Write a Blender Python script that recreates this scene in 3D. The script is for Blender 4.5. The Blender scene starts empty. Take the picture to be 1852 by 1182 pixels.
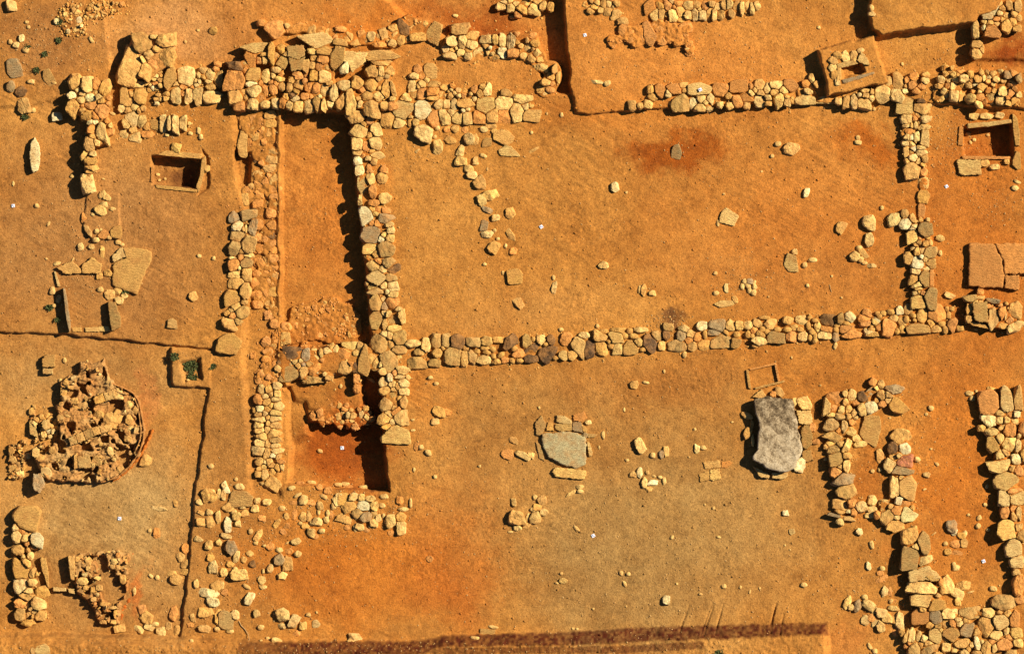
import bpy, math, random
import numpy as np
S = 0.012                                   # metres per plan unit (1852 x 1182 plan units = 22.2 x 14.2 m)
def WX(x): return (np.asarray(x, float) - 926.0) * S
def WY(y): return (591.0 - np.asarray(y, float)) * S
rng = np.random.default_rng(7)
random.seed(7)
scene = bpy.context.scene
COL = scene.collection
# ------------------------------------------------------------------ survey sheets: (origin x, origin y, scale)
T = dict(A1=(0,0,3.94),A2=(400,0,3.94),A3=(800,0,3.94),A4=(1200,0,3.94),A5=(1500,0,4.477),
 B1=(0,300,3.94),B2=(400,300,3.94),B3=(800,300,3.94),B4=(1200,300,3.94),B5=(1500,264,4.477),
 C1=(0,600,3.94),C2=(400,600,3.94),C3=(800,600,3.94),C4=(1200,600,3.94),C5=(1452,600,3.94),
 D1=(0,882,3.94),D2=(400,882,3.94),D3=(800,882,3.94),D4=(1200,882,3.94),D5=(1452,882,3.94),
 E1=(10,640,4.728),F1=(60,980,5.85),F3=(1560,500,6.342),F4=(260,250,10.74),F6=(480,520,6.567),G0=(0,0,1.0))
def P(tile, s):                             # polygon in sheet units -> plan units
    ox, oy, k = T[tile]; v = [float(a) for a in s.replace(',', ' ').split()]
    return [(ox + v[i]/k, oy + v[i+1]/k) for i in range(0, len(v), 2)]
def stones(tile, s):                        # 'x y w [h] [angle] [colour]' ; ...
    ox, oy, k = T[tile]; out = []
    for e in s.split(';'):
        tk = e.split()
        if not tk: continue
        c = 't'
        if tk[-1].isalpha(): c = tk.pop()
        n = [float(a) for a in tk]
        if len(n) == 3: n.append(n[2])
        if len(n) == 4: n.append(0.0)
        out.append((ox+n[0]/k, oy+n[1]/k, n[2]/k, n[3]/k, n[4], c))
    return out
# ------------------------------------------------------------------ noise
TAB = rng.random((256, 256))
def vn(x, y, sc, seed=0):                   # value noise, -1..1
    x = np.asarray(x)/sc + seed*17.37; y = np.asarray(y)/sc + seed*9.71
    xi = np.floor(x).astype(int); yi = np.floor(y).astype(int); fx = x-xi; fy = y-yi
    fx = fx*fx*(3-2*fx); fy = fy*fy*(3-2*fy)
    a = TAB[xi & 255, yi & 255]; b = TAB[(xi+1) & 255, yi & 255]; c = TAB[xi & 255, (yi+1) & 255]; d = TAB[(xi+1) & 255, (yi+1) & 255]
    return 2*((a*(1-fx)+b*fx)*(1-fy) + (c*(1-fx)+d*fx)*fy) - 1
def fbm(x, y, sc, seed=0, n=4, g=0.5):
    t = 0; a = 1; s = 0
    for i in range(n): t = t + a*vn(x, y, sc/2**i, seed+i*3.3); s += a; a *= g
    return t/s
def sstep(e0, e1, x):
    t = np.clip((x-e0)/(e1-e0), 0, 1); return t*t*(3-2*t)
def sdist(px, py, poly):                    # signed distance, positive inside
    d = np.full(px.shape, 1e9); ins = np.zeros(px.shape, bool); n = len(poly)
    for i in range(n):
        x0, y0 = poly[i]; x1, y1 = poly[(i+1) % n]; ex, ey = x1-x0, y1-y0
        t = np.clip(((px-x0)*ex+(py-y0)*ey)/(ex*ex+ey*ey+1e-9), 0, 1)
        d = np.minimum(d, np.hypot(px-x0-t*ex, py-y0-t*ey))
        c = ((y0 > py) != (y1 > py)) & (px < (x1-x0)*(py-y0)/((y1-y0) if y1 != y0 else 1e-9)+x0)
        ins ^= c
    return np.where(ins, d, -d)
# ------------------------------------------------------------------ terrain heights (plan polygon, height m, edge width)
LEV = [
 ([(-60,-60),(188,-60),(192,60),(198,110),(207,150),(150,165),(60,190),(-60,200)], .05, 5),
 ([(208,-60),(1000,-60),(1000,60),(640,60),(440,75),(420,130),(215,130)], -.04, 20),
 ([(425,205),(500,195),(505,900),(455,900),(440,640),(455,420),(430,330)], -.10, 8),
 ([(426,275),(452,270),(452,338),(430,335)], -.24, 4),
 ([(510,197),(634,202),(646,330),(662,480),(672,625),(508,632)], -.29, 4),
 ([(650,-60),(1040,-60),(1042,40),(1044,120),(1046,168),(1005,168),(978,130),(965,78),(880,66),(800,58),(740,40)], -.24, 6),
 ([(1018,-60),(1022,40),(1029,110),(1033,168),(1040,207),(1190,196),(1480,184),(1640,180),(1690,188),(1920,200),(1920,-60)], .10, 1.8),
 ([(1030,168),(1040,207),(980,215),(960,175)], 0., 8),
 ([(1600,140),(1580,72),(1760,45),(1760,110),(1920,110),(1920,125),(1690,130)], .0, 5),
 ([(1478,90),(1578,67),(1604,150),(1497,175)], .38, 1.6),
 ([(1519,124),(1556,115),(1561,131),(1524,141)], .18, 1.8),
 ([(1571,12),(1582,-60),(1840,-60),(1800,20),(1770,32),(1760,40),(1690,50),(1592,65),(1577,55)], .42, 2.2),
 ([(1742,229),(1829,224),(1832,284),(1743,284)], -.34, 2.5),
 ([(276,281),(366,288),(357,342),(277,331)], -.30, 2.5),
 ([(364,270),(375,282),(380,300),(377,342),(358,354),(366,330),(373,300)], -.07, 1.6),
 ([(512,700),(668,670),(690,672),(694,800),(702,888),(640,886),(519,874)], -.44, 2.5),
 ([(506,686),(524,705),(526,800),(524,878),(505,880)], -.16, 5),
 ([(520,680),(655,672),(656,750),(600,757),(556,757),(548,733),(527,728)], -.19, 7),
 ([(519,722),(552,728),(558,790),(524,800)], -.29, 9),
 ([(556,742),(656,742),(662,764),(640,766),(556,762)], -.25, 4),
 ([(-60,597),(100,603),(384,631),(371,760),(352,900),(338,1060),(325,1149),(-60,1142)], -.085, 2.0),
 ([(309,628),(384,634),(378,701),(316,697),(309,690)], .02, 2.0),
 ([(328,655),(360,648),(364,688),(334,690)], -.09, 4),
 ([(158,345),(214,350),(216,430),(168,438),(150,402),(156,372)], .05, 1.6),
 ([(119,526),(190,526),(197,590),(126,596)], .03, 3),
 ([(-60,1146),(330,1152),(420,1150),(800,1153),(1000,1150),(1200,1143),(1480,1136),(1499,1140),(1502,1300),(-60,1300)], .0, 3),
]
BANK = [(-90,1156),(330,1160),(420,1167),(760,1168),(800,1158),(1000,1154),(1200,1144),(1488,1135),(1494,1143),(1494,1330),(-90,1330)]
GROOVES = [((1246,1095),(1229,1142)),((1288,1090),(1267,1148)),((1291,1092),(1272,1148)),((1308,1092),(1293,1146)),((1405,1090),(1389,1143)),((1403,1092),(1393,1144)),((1417,1110),(1410,1146))]
def terrain(x, y):
    jx = x + 2.2*vn(x, y, 22, 3) + 1.1*vn(x, y, 7, 5); jy = y + 2.2*vn(x, y, 22, 4) + 1.1*vn(x, y, 7, 6)
    h = .022*fbm(x, y, 260, 1, 3)
    for poly, z, e in LEV:
        a = np.array(poly); mn = a.min(0)-40; mx = a.max(0)+40
        m = (x > mn[0]) & (x < mx[0]) & (y > mn[1]) & (y < mx[1])
        if not m.any(): continue
        w = sstep(-e, e, sdist(jx[m], jy[m], poly)); h[m] = h[m]*(1-w) + (z+.012*fbm(x[m], y[m], 120, 1, 2))*w
    m = (y > 1100)
    if m.any():
        sd = sdist(jx[m], jy[m], BANK)
        prof = .17*sstep(-13, -5, sd) + .16*sstep(-3, 9, sd)
        east = sstep(1100, 1180, x[m]); prof = prof*(1-east) + .24*sstep(-9, 7, sd)*east
        h[m] = np.maximum(h[m], 0)*0 + h[m] + prof
        h[m] += prof*.07*fbm(x[m], y[m], 5, 9, 3)
    for (x0, y0), (x1, y1) in GROOVES:
        m = (abs(x-x0) < 50) & (abs(y-y0-25) < 60)
        if not m.any(): continue
        ex, ey = x1-x0, y1-y0; t = np.clip(((x[m]-x0)*ex+(y[m]-y0)*ey)/(ex*ex+ey*ey), 0, 1)
        d = np.hypot(x[m]-x0-t*ex, y[m]-y0-t*ey); h[m] -= .05*np.exp(-(d/1.4)**2)*(.35+.65*t)
    ra = .08+.92*sstep(-.05, .55, fbm(x, y, 90, 12, 4, .6))
    h = h + .022*fbm(x, y, 46, 2, 4, .55) + ra*(.008*fbm(x, y, 7.5, 7, 2, .7) + .0075*vn(x, y, 2.4, 8))
    # drying cracks and old trowel scrapes
    cm = sstep(.05, .4, fbm(x, y, 170, 14, 3)); h = h - .010*cm*np.exp(-(fbm(x, y, 75, 15, 4, .6)/.010)**2)
    sm_ = sstep(.1, .45, fbm(x, y, 130, 16, 3)); h = h + .006*sm_*vn(x+.5*y, (y-.5*x)*4.5, 20, 17)
    return h
# ------------------------------------------------------------------ soil colour (clay, ash, loam; shade of the bank face painted in)
def lin(c):
    c = np.array(c, float)/255; return np.where(c <= .04045, c/12.92, ((c+.055)/1.055)**2.4)
ALB = 0.60
SOIL = lin((213,142,62))
BL = [ # cx cy rx ry colour strength
 (330,50,170,80,(220,166,104),1.),(700,20,700,190,(222,142,62),.8),(1250,120,330,150,(226,142,60),.9),(580,400,100,230,(222,136,54),.9),(1500,420,420,220,(218,132,52),.8),(1780,420,130,520,(212,122,42),.8),
 (1500,680,400,90,(204,124,46),.7),(1740,880,130,260,(206,116,36),.9),(1590,860,40,120,(196,112,36),.8),
 (1170,940,400,260,(190,141,76),.95),(1010,770,420,130,(199,139,68),.7),(1120,1060,200,140,(182,136,74),.8),(830,640,150,90,(210,136,60),.5),
 (180,420,300,260,(192,130,66),.95),(70,80,150,120,(180,118,58),.9),(120,500,260,160,(188,128,66),.6),(160,690,260,80,(196,142,76),.9),(190,930,240,190,(202,154,88),1.),(200,1080,220,120,(196,140,74),.8),
 (420,780,50,170,(184,124,58),.9),(430,1000,120,180,(188,122,54),.8),(640,1040,240,140,(214,122,38),.9),(810,1010,110,170,(211,122,44),.6),(800,1080,90,80,(214,112,36),.4),(780,700,60,120,(216,132,50),.7),
 (1215,272,110,42,(184,96,24),1.25),(1565,272,90,42,(192,104,30),1.15),(860,35,130,45,(176,88,24),.9),(680,35,110,40,(214,118,34),.7),(640,230,60,300,(214,120,36),.5),
 (610,800,95,90,(198,104,30),1.1),(650,820,60,80,(190,94,26),.5),(1820,90,50,35,(170,80,18),1.),(560,640,100,60,(214,126,48),.6),(268,720,14,80,(218,138,70),.7),(246,1075,16,70,(222,128,56),.9),
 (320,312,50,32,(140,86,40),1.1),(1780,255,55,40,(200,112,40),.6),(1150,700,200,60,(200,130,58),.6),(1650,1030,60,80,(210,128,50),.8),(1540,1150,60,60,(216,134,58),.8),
 (1080,200,300,40,(214,128,46),.5),(1400,500,260,60,(212,136,60),.6),(950,560,200,60,(208,140,66),.6),(1205,585,34,22,(104,62,36),.8),(700,1175,900,16,(196,128,56),.6)]
BL = [(a,b,c,d,lin(e),f) for a,b,c,d,e,f in BL]
BANK_SHADE = [[(430,1160),(760,1159),(800,1149),(1000,1143),(1200,1133),(1496,1125),(1499,1146),(1300,1153),(1200,1156),(1000,1165),(800,1167),(760,1182),(430,1182)],[(780,1169),(1120,1166),(1270,1158),(1275,1171),(1120,1180),(780,1181)]]
def soilcol(x, y):
    x = np.asarray(x, float); y = np.asarray(y, float)
    c = np.ones(x.shape+(3,))*SOIL
    wx = x+75*fbm(x, y, 110, 21, 6, .72); wy = y+75*fbm(x, y, 110, 22, 6, .72)
    for cx, cy, rx, ry, col, f in BL:
        r = np.hypot((wx-cx)/rx, (wy-cy)/ry); w = (f*(1-sstep(.15, 1.25, r)))[..., None]; w = np.clip(w, 0, 1)
        c = c*(1-w)+col*w
    # dug section face of the bank: its shade painted in as a dark band
    w = np.maximum(sstep(-3.5, 2.5, sdist(x+3*vn(x,y,14,31), y+2*vn(x,y,9,32), BANK_SHADE[0])), .8*sstep(-2, 2, sdist(x+3*vn(x,y,14,31), y+2*vn(x,y,6,32), BANK_SHADE[1])))[..., None]*(.78+.25*vn(x,y,4,33))[...,None]; w = np.clip(w*(.55+.5*sstep(400, 560, x))[..., None], 0, 1); c = c*(1-w)+lin((92,36,10))*w
    n = fbm(x, y, 120, 23, 6, .68); c = c*(1+.42*n)[..., None]**np.array([.7, 1., 1.4])
    n = fbm(x, y, 9, 24, 2, .8)+.7*vn(x, y, 3, 28); c = c*(1+.16*n)[..., None]
    dk = sstep(.5, .8, fbm(x, y, 8, 26, 3))*sstep(-.1, .4, fbm(x, y, 140, 27, 2)); c = c*(1-.42*dk)[..., None]
    lt = sstep(.45, .8, fbm(x, y, 7, 29, 2)); c = c*(1+.16*lt)[..., None]
    return np.clip(c*ALB, 0, 1)
# ------------------------------------------------------------------ mesh plumbing
def grid_faces(nx, ny, keep=None):
    i = np.arange(nx-1)[:, None]*ny + np.arange(ny-1)[None, :]
    f = np.stack([i, i+ny, i+ny+1, i+1], -1)
    return f[keep] if keep is not None else f.reshape(-1, 4)
def np_mesh(name, v, f, mat, col=None, smooth=True):
    me = bpy.data.meshes.new(name); n = len(v); k = f.shape[1]
    me.vertices.add(n); me.vertices.foreach_set('co', np.ascontiguousarray(v, np.float32).ravel())
    me.loops.add(f.size); me.loops.foreach_set('vertex_index', np.ascontiguousarray(f, np.int32).ravel())
    me.polygons.add(len(f)); me.polygons.foreach_set('loop_start', np.arange(0, f.size, k, dtype=np.int32)); me.polygons.foreach_set('loop_total', np.full(len(f), k, np.int32))
    me.polygons.foreach_set('use_smooth', np.full(len(f), smooth))
    me.update(calc_edges=True)
    if col is not None:
        a = me.color_attributes.new('soil', 'FLOAT_COLOR', 'POINT'); a.data.foreach_set('color', np.concatenate([col, np.ones((n, 1))], 1).astype(np.float32).ravel())
    me.materials.append(mat); return me
def link(name, me, loc=(0, 0, 0), parent=None, rz=0):
    o = bpy.data.objects.new(name, me); COL.objects.link(o); o.location = loc; o.rotation_euler[2] = rz
    if parent is not None:
        o.parent = parent; o.location = (loc[0]-parent.location[0], loc[1]-parent.location[1], loc[2]-parent.location[2])
    return o
def tag(o, label=None, cat=None, group=None, kind=None):
    if label: o['label'] = label
    if cat: o['category'] = cat
    if group: o['group'] = group
    if kind or cat: o['kind'] = kind or 'thing'
    return o
# ------------------------------------------------------------------ materials
def new_mat(name):
    m = bpy.data.materials.new(name); m.use_nodes = True; nt = m.node_tree
    b = nt.nodes['Principled BSDF']; b.inputs['Roughness'].default_value = .92; b.inputs['Specular IOR Level'].default_value = .15
    return m, nt, b
def N(nt, t, **kw):
    n = nt.nodes.new(t)
    for k, v in kw.items():
        if k in n.inputs: n.inputs[k].default_value = v
        else: setattr(n, k, v)
    return n
def ramp(nt, pts):
    r = nt.nodes.new('ShaderNodeValToRGB'); e = r.color_ramp.elements
    while len(e) > 1: e.remove(e[-1])
    e[0].position = pts[0][0]; e[0].color = pts[0][1]
    for p, c in pts[1:]: q = e.new(p); q.color = c
    return r
def mixc(nt, bt, fac, a, b):
    m = nt.nodes.new('ShaderNodeMix'); m.data_type = 'RGBA'; m.blend_type = bt
    for s, v in ((0, fac), (6, a), (7, b)):
        if isinstance(v, (int, float)): m.inputs[s].default_value = v
        elif isinstance(v, tuple): m.inputs[s].default_value = v
        else: nt.links.new(v, m.inputs[s])
    return m.outputs[2]
def soil_mat():
    m, nt, b = new_mat('sandy clay soil'); L = nt.links.new
    at = N(nt, 'ShaderNodeAttribute', attribute_name='soil'); tc = N(nt, 'ShaderNodeTexCoord')
    n1 = N(nt, 'ShaderNodeTexNoise', Scale=30., Detail=6., Roughness=.72); n2 = N(nt, 'ShaderNodeTexNoise', Scale=3.2, Detail=10., Roughness=.74); n3 = N(nt, 'ShaderNodeTexVoronoi', Scale=34.)
    for n in (n1, n2, n3): L(tc.outputs['Object'], n.inputs['Vector'])
    r1 = ramp(nt, [(.33, (.66,.61,.56,1)), (.5, (.99,.99,.99,1)), (.68, (1.28,1.30,1.34,1))]); L(n1.outputs['Fac'], r1.inputs['Fac'])
    r2 = ramp(nt, [(.30, (.62,.56,.48,1)), (.48, (1,1,1,1)), (.72, (1.16,1.19,1.24,1))]); L(n2.outputs['Fac'], r2.inputs['Fac'])
    c = mixc(nt, 'MULTIPLY', 1., at.outputs['Color'], r1.outputs['Color']); c = mixc(nt, 'MULTIPLY', .8, c, r2.outputs['Color'])
    r3 = ramp(nt, [(.0, (1,1,1,1)), (.10, (1,1,1,1)), (.16, (0,0,0,1))]); L(n3.outputs['Distance'], r3.inputs['Fac'])
    n4 = N(nt, 'ShaderNodeTexNoise', Scale=3., Detail=3.); L(tc.outputs['Object'], n4.inputs['Vector'])
    r4 = ramp(nt, [(.52, (0,0,0,1)), (.66, (.6,.6,.6,1))]); L(n4.outputs['Fac'], r4.inputs['Fac'])
    mm = mixc(nt, 'MULTIPLY', 1., r3.outputs['Color'], r4.outputs['Color'])
    c = mixc(nt, 'MIX', mm, c, (.52,.36,.17,1)); L(c, b.inputs['Base Color'])
    bp = N(nt, 'ShaderNodeBump', Strength=.8, Distance=.02); L(n1.outputs['Fac'], bp.inputs['Height'])
    bp2 = N(nt, 'ShaderNodeBump', Strength=.5, Distance=.05); L(n2.outputs['Fac'], bp2.inputs['Height']); L(bp.outputs['Normal'], bp2.inputs['Normal']); L(bp2.outputs['Normal'], b.inputs['Normal'])
    return m
def stone_mat(name, layered=False):
    m, nt, b = new_mat(name); L = nt.links.new
    oi = N(nt, 'ShaderNodeObjectInfo'); tc = N(nt, 'ShaderNodeTexCoord')
    mul = N(nt, 'ShaderNodeMath', operation='MULTIPLY'); L(oi.outputs['Random'], mul.inputs[0]); mul.inputs[1].default_value = 90.
    add = N(nt, 'ShaderNodeVectorMath', operation='ADD'); L(tc.outputs['Object'], add.inputs[0]); L(mul.outputs[0], add.inputs[1])
    vec = add.outputs[0]
    if layered:
        mp = N(nt, 'ShaderNodeMapping'); mp.inputs['Scale'].default_value = (1.2, 7., 4.); mp.inputs['Rotation'].default_value = (0,0,.12); L(vec, mp.inputs['Vector']); v2 = mp.outputs[0]
    else: v2 = vec
    n1 = N(nt, 'ShaderNodeTexNoise', Scale=9., Detail=8., Roughness=.68); n2 = N(nt, 'ShaderNodeTexNoise', Scale=38., Detail=4., Roughness=.7); n3 = N(nt, 'ShaderNodeTexNoise', Scale=5., Detail=5., Roughness=.6)
    L(v2, n1.inputs['Vector']); L(vec, n2.inputs['Vector']); L(vec, n3.inputs['Vector'])
    r1 = ramp(nt, [(.30, (.34,.29,.25,1)), (.45, (.86,.82,.76,1)), (.58, (1.08,1.08,1.06,1)), (.74, (1.34,1.36,1.40,1))]); L(n1.outputs['Fac'], r1.inputs['Fac'])
    r2 = ramp(nt, [(.32, (.58,.55,.52,1)), (.5, (1,1,1,1)), (.72, (1.25,1.25,1.25,1))]); L(n2.outputs['Fac'], r2.inputs['Fac'])
    c = mixc(nt, 'MULTIPLY', .9, oi.outputs['Color'], r1.outputs['Color']); c = mixc(nt, 'MULTIPLY', .9, c, r2.outputs['Color'])
    r3 = ramp(nt, [(.42, (0,0,0,1)), (.68, (.62,.62,.62,1))]); L(n3.outputs['Fac'], r3.inputs['Fac'])
    c = mixc(nt, 'MIX', r3.outputs['Color'], c, (.46,.20,.05,1)); L(c, b.inputs['Base Color'])
    bp = N(nt, 'ShaderNodeBump', Strength=.9, Distance=.05); L(n1.outputs['Fac'], bp.inputs['Height'])
    bp2 = N(nt, 'ShaderNodeBump', Strength=.5, Distance=.01); L(n2.outputs['Fac'], bp2.inputs['Height']); L(bp.outputs['Normal'], bp2.inputs['Normal']); L(bp2.outputs['Normal'], b.inputs['Normal'])
    b.inputs['Roughness'].default_value = .82
    return m
def weather_mat():                           # big dark lichened slab
    m, nt, b = new_mat('lichened slab stone'); L = nt.links.new
    tc = N(nt, 'ShaderNodeTexCoord'); n1 = N(nt, 'ShaderNodeTexNoise', Scale=5.2, Detail=10., Roughness=.76); n2 = N(nt, 'ShaderNodeTexNoise', Scale=26., Detail=6., Roughness=.7)
    for n in (n1, n2): L(tc.outputs['Object'], n.inputs['Vector'])
    sx = N(nt, 'ShaderNodeSeparateXYZ'); L(tc.outputs['Object'], sx.inputs[0])
    ma = N(nt, 'ShaderNodeMath', operation='MULTIPLY_ADD'); L(sx.outputs['Y'], ma.inputs[0]); ma.inputs[1].default_value = -.11; L(n1.outputs['Fac'], ma.inputs[2])
    r = ramp(nt, [(.34, (.05,.032,.016,1)), (.44, (.20,.135,.07,1)), (.53, (.42,.31,.18,1)), (.70, (.56,.44,.28,1))]); L(ma.outputs[0], r.inputs['Fac'])
    r2 = ramp(nt, [(.3, (.55,.52,.48,1)), (.55, (1,1,1,1)), (.75, (1.25,1.25,1.25,1))]); L(n2.outputs['Fac'], r2.inputs['Fac'])
    L(mixc(nt, 'MULTIPLY', 1., r.outputs['Color'], r2.outputs['Color']), b.inputs['Base Color'])
    bp = N(nt, 'ShaderNodeBump', Strength=.8, Distance=.04); L(n1.outputs['Fac'], bp.inputs['Height'])
    bp2 = N(nt, 'ShaderNodeBump', Strength=.7, Distance=.015); L(n2.outputs['Fac'], bp2.inputs['Height']); L(bp.outputs['Normal'], bp2.inputs['Normal']); L(bp2.outputs['Normal'], b.inputs['Normal'])
    return m
def plain(name, col, rough=.9):
    m, nt, b = new_mat(name); L = nt.links.new
    tc = N(nt, 'ShaderNodeTexCoord'); n = N(nt, 'ShaderNodeTexNoise', Scale=60., Detail=3.); L(tc.outputs['Object'], n.inputs['Vector'])
    r = ramp(nt, [(.3, tuple(c*.65 for c in col)+(1,)), (.7, tuple(min(1, c*1.25) for c in col)+(1,))]); L(n.outputs['Fac'], r.inputs['Fac']); L(r.outputs['Color'], b.inputs['Base Color'])
    b.inputs['Roughness'].default_value = rough; return m
M_SOIL = soil_mat(); M_STONE = stone_mat('rough field stone'); M_SLAB = stone_mat('layered schist slab', True); M_WEATH = weather_mat()
M_LEAF = plain('weed leaves', (.085,.095,.028)); M_WHITE = plain('white target card', (.78,.78,.80), .5); M_GREYC = plain('grey target print', (.16,.15,.30), .5); M_STICK = plain('dry root', (.42,.26,.11))
CC = dict(c=(240,196,118), t=(224,170,92), o=(226,152,78), w=(252,226,160), g=(172,144,102), d=(112,82,52), v=(196,154,88), r=(184,112,80))
CC = {k: lin(v)*.80 for k, v in CC.items()}
CC['t'] = CC['t']*.97
def stone_col(c):
    b = CC[c.lower()]; j = 1+rng.normal(0, .10); h = rng.normal(0, .045)
    v = np.clip(b*j*np.array([1+h*.3, 1-h*.2, 1-h*2.0]), .01, .85); return (float(v[0]), float(v[1]), float(v[2]), 1.)
# ------------------------------------------------------------------ rocks
import bmesh
ICO = {}
for s in (1, 2, 3, 4):
    bm = bmesh.new(); bmesh.ops.create_icosphere(bm, subdivisions=s, radius=1)
    ICO[s] = (np.array([v.co[:] for v in bm.verts]), np.array([[v.index for v in f.verts] for f in bm.faces])); bm.free()
    ICO[s] = (ICO[s][0]/np.linalg.norm(ICO[s][0], axis=1, keepdims=True), ICO[s][1])
def rock_verts(w, d, h, slab=False, sub=3, nb=(), fit=1.0):
    """a stone of plan size w x d and height h: a convex block cut by side planes (also against its neighbours nb), softened and chipped"""
    u, f = ICO[sub]; pl = []; a, b, c = w/2, d/2, h/2
    boxy = rng.uniform(.6, .98) if slab else rng.uniform(.2, .95)
    k = 4 if boxy > .55 else int(rng.integers(5, 7)); a0 = rng.normal(0, .10) if k == 4 else rng.random()*6.28
    def sup(nx, ny): return (1-boxy)*math.hypot(a*nx, b*ny)+boxy*(a*abs(nx)+b*abs(ny))
    for i in range(k):
        t = a0+(i+rng.uniform(-.16, .16))*2*math.pi/k; nx, ny = math.cos(t)/a, math.sin(t)/b; l = math.hypot(nx, ny); nx /= l; ny /= l
        nz = rng.uniform(-.1, .12) if slab else rng.uniform(-.12, .22); q = math.sqrt(1+nz*nz)
        pl.append((np.array([nx, ny, nz])/q, sup(nx, ny)*rng.uniform(.92, 1.06)*fit))
    for i in range(int(rng.integers(2, 5))):
        t = .785+1.571*i+rng.normal(0, .3); nx, ny = math.cos(t)/a, math.sin(t)/b; l = math.hypot(nx, ny); nx /= l; ny /= l; nz = rng.uniform(0, .3); q = math.sqrt(1+nz*nz)
        pl.append((np.array([nx, ny, nz])/q, math.hypot(a*nx, b*ny)*rng.uniform(.94, 1.32)*fit))
    for nx, ny, t in nb: nz = rng.uniform(-.02, .14); pl.append((np.array([nx, ny, nz]), t))
    m = min(a, b)
    if slab or rng.random() < .3:
        n = np.array([rng.normal(0, .04), rng.normal(0, .04), 1]); pl.append((n/np.linalg.norm(n), c*.98))
    else:
        b0 = rng.random()*6.28; kk = int(rng.integers(2, 4))
        for i in range(kk):
            t = b0+i*2*math.pi/kk+rng.normal(0, .35); s = rng.uniform(.06, .42); n = np.array([math.cos(t)*s, math.sin(t)*s, 1]); pl.append((n/np.linalg.norm(n), c*.93+m*s*rng.uniform(.05, .35)))
    pl.append((np.array([0, 0, -1.]), c))
    for i in range(0 if slab else 3):        # broken shoulders
        t = rng.random()*6.28; s = rng.uniform(.6, 1.1); n = np.array([math.cos(t), math.sin(t), s]); l = np.linalg.norm(n); n /= l
        pl.append((n, (sup(math.cos(t), math.sin(t))+c*s)/l*rng.uniform(.84, .97)))
    dr = u*np.array([a, b, c]); dr /= np.linalg.norm(dr, axis=1, keepdims=True)
    p = 50 if slab else float(rng.choice([16, 26, 40, 55])); s = 0
    for n, dd in pl: s = s + (np.maximum(0, dr@n)/max(dd, .004))**p
    rad = s**(-1/p); amp = 0; q = dr*(rad/m)[:, None]
    for fr, am in ((1.9, .05), (4.4, .036), (9., .022)):
        for _ in range(3):
            e = rng.normal(size=3); e /= np.linalg.norm(e); amp = amp + am*np.sin(q@e*fr+rng.random()*6.28)*np.sin(q@rng.normal(size=3)*fr*.8+rng.random()*6)
    return dr*(rad*(1+amp*(.4 if slab else .8)))[:, None], f
def neighbours(e, arr, gap=.38):
    """planes shared with the stones packed round e; arr rows are x, y, w, d, angle"""
    x, y, w, d, an, c = e; D = np.hypot(arr[:, 0]-x, arr[:, 1]-y); R = max(w, d); out = []
    for j in np.nonzero((D > .5) & (D < (R+np.maximum(arr[:, 2], arr[:, 3]))*.95))[0]:
        vx, vy = (arr[j, 0]-x)/D[j], (arr[j, 1]-y)/D[j]
        def sp(w_, d_, a_):
            t = math.radians(a_); nx = vx*math.cos(t)+vy*math.sin(t); ny = -vx*math.sin(t)+vy*math.cos(t); return math.hypot(w_*nx, d_*ny)/2
        ri, rj = sp(w, d, an), sp(*arr[j, 2:5]); t = D[j]*ri/(ri+rj)
        if t > ri*1.45: continue
        al = math.radians(an); lx = vx*math.cos(al)+vy*math.sin(al); ly = -vx*math.sin(al)+vy*math.cos(al)
        out.append((lx, -ly, max(t-gap, ri*.45)*S))
    return out
def add_stone(name, e, ztop, parent=None, hmin=.10, hgt=None, mat=None, tilt=.0, grow=.97, arr=None):
    x, y, w, d, a, c = e; slab = c.isupper()
    ww, dd = w*S*grow, d*S*grow; m = min(ww, dd)
    h = hgt if hgt else max(hmin, m*.7)
    big = max(w, d); sub = 4 if big > 24 else (3 if big > 8 else 2)
    v, f = rock_verts(ww, dd, h, slab, sub, neighbours(e, arr) if arr is not None else (), 1.0)
    if tilt:
        t1, t2 = rng.normal(0, tilt), rng.normal(0, tilt); v[:, 2] += v[:, 0]*t1+v[:, 1]*t2
    me = np_mesh(name, v, f, mat or (M_SLAB if slab else M_STONE), smooth=False)
    o = link(name, me, (float(WX(x)), float(WY(y)), ztop-h/2), parent, -math.radians(a))
    o.color = stone_col(c); return o
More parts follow.
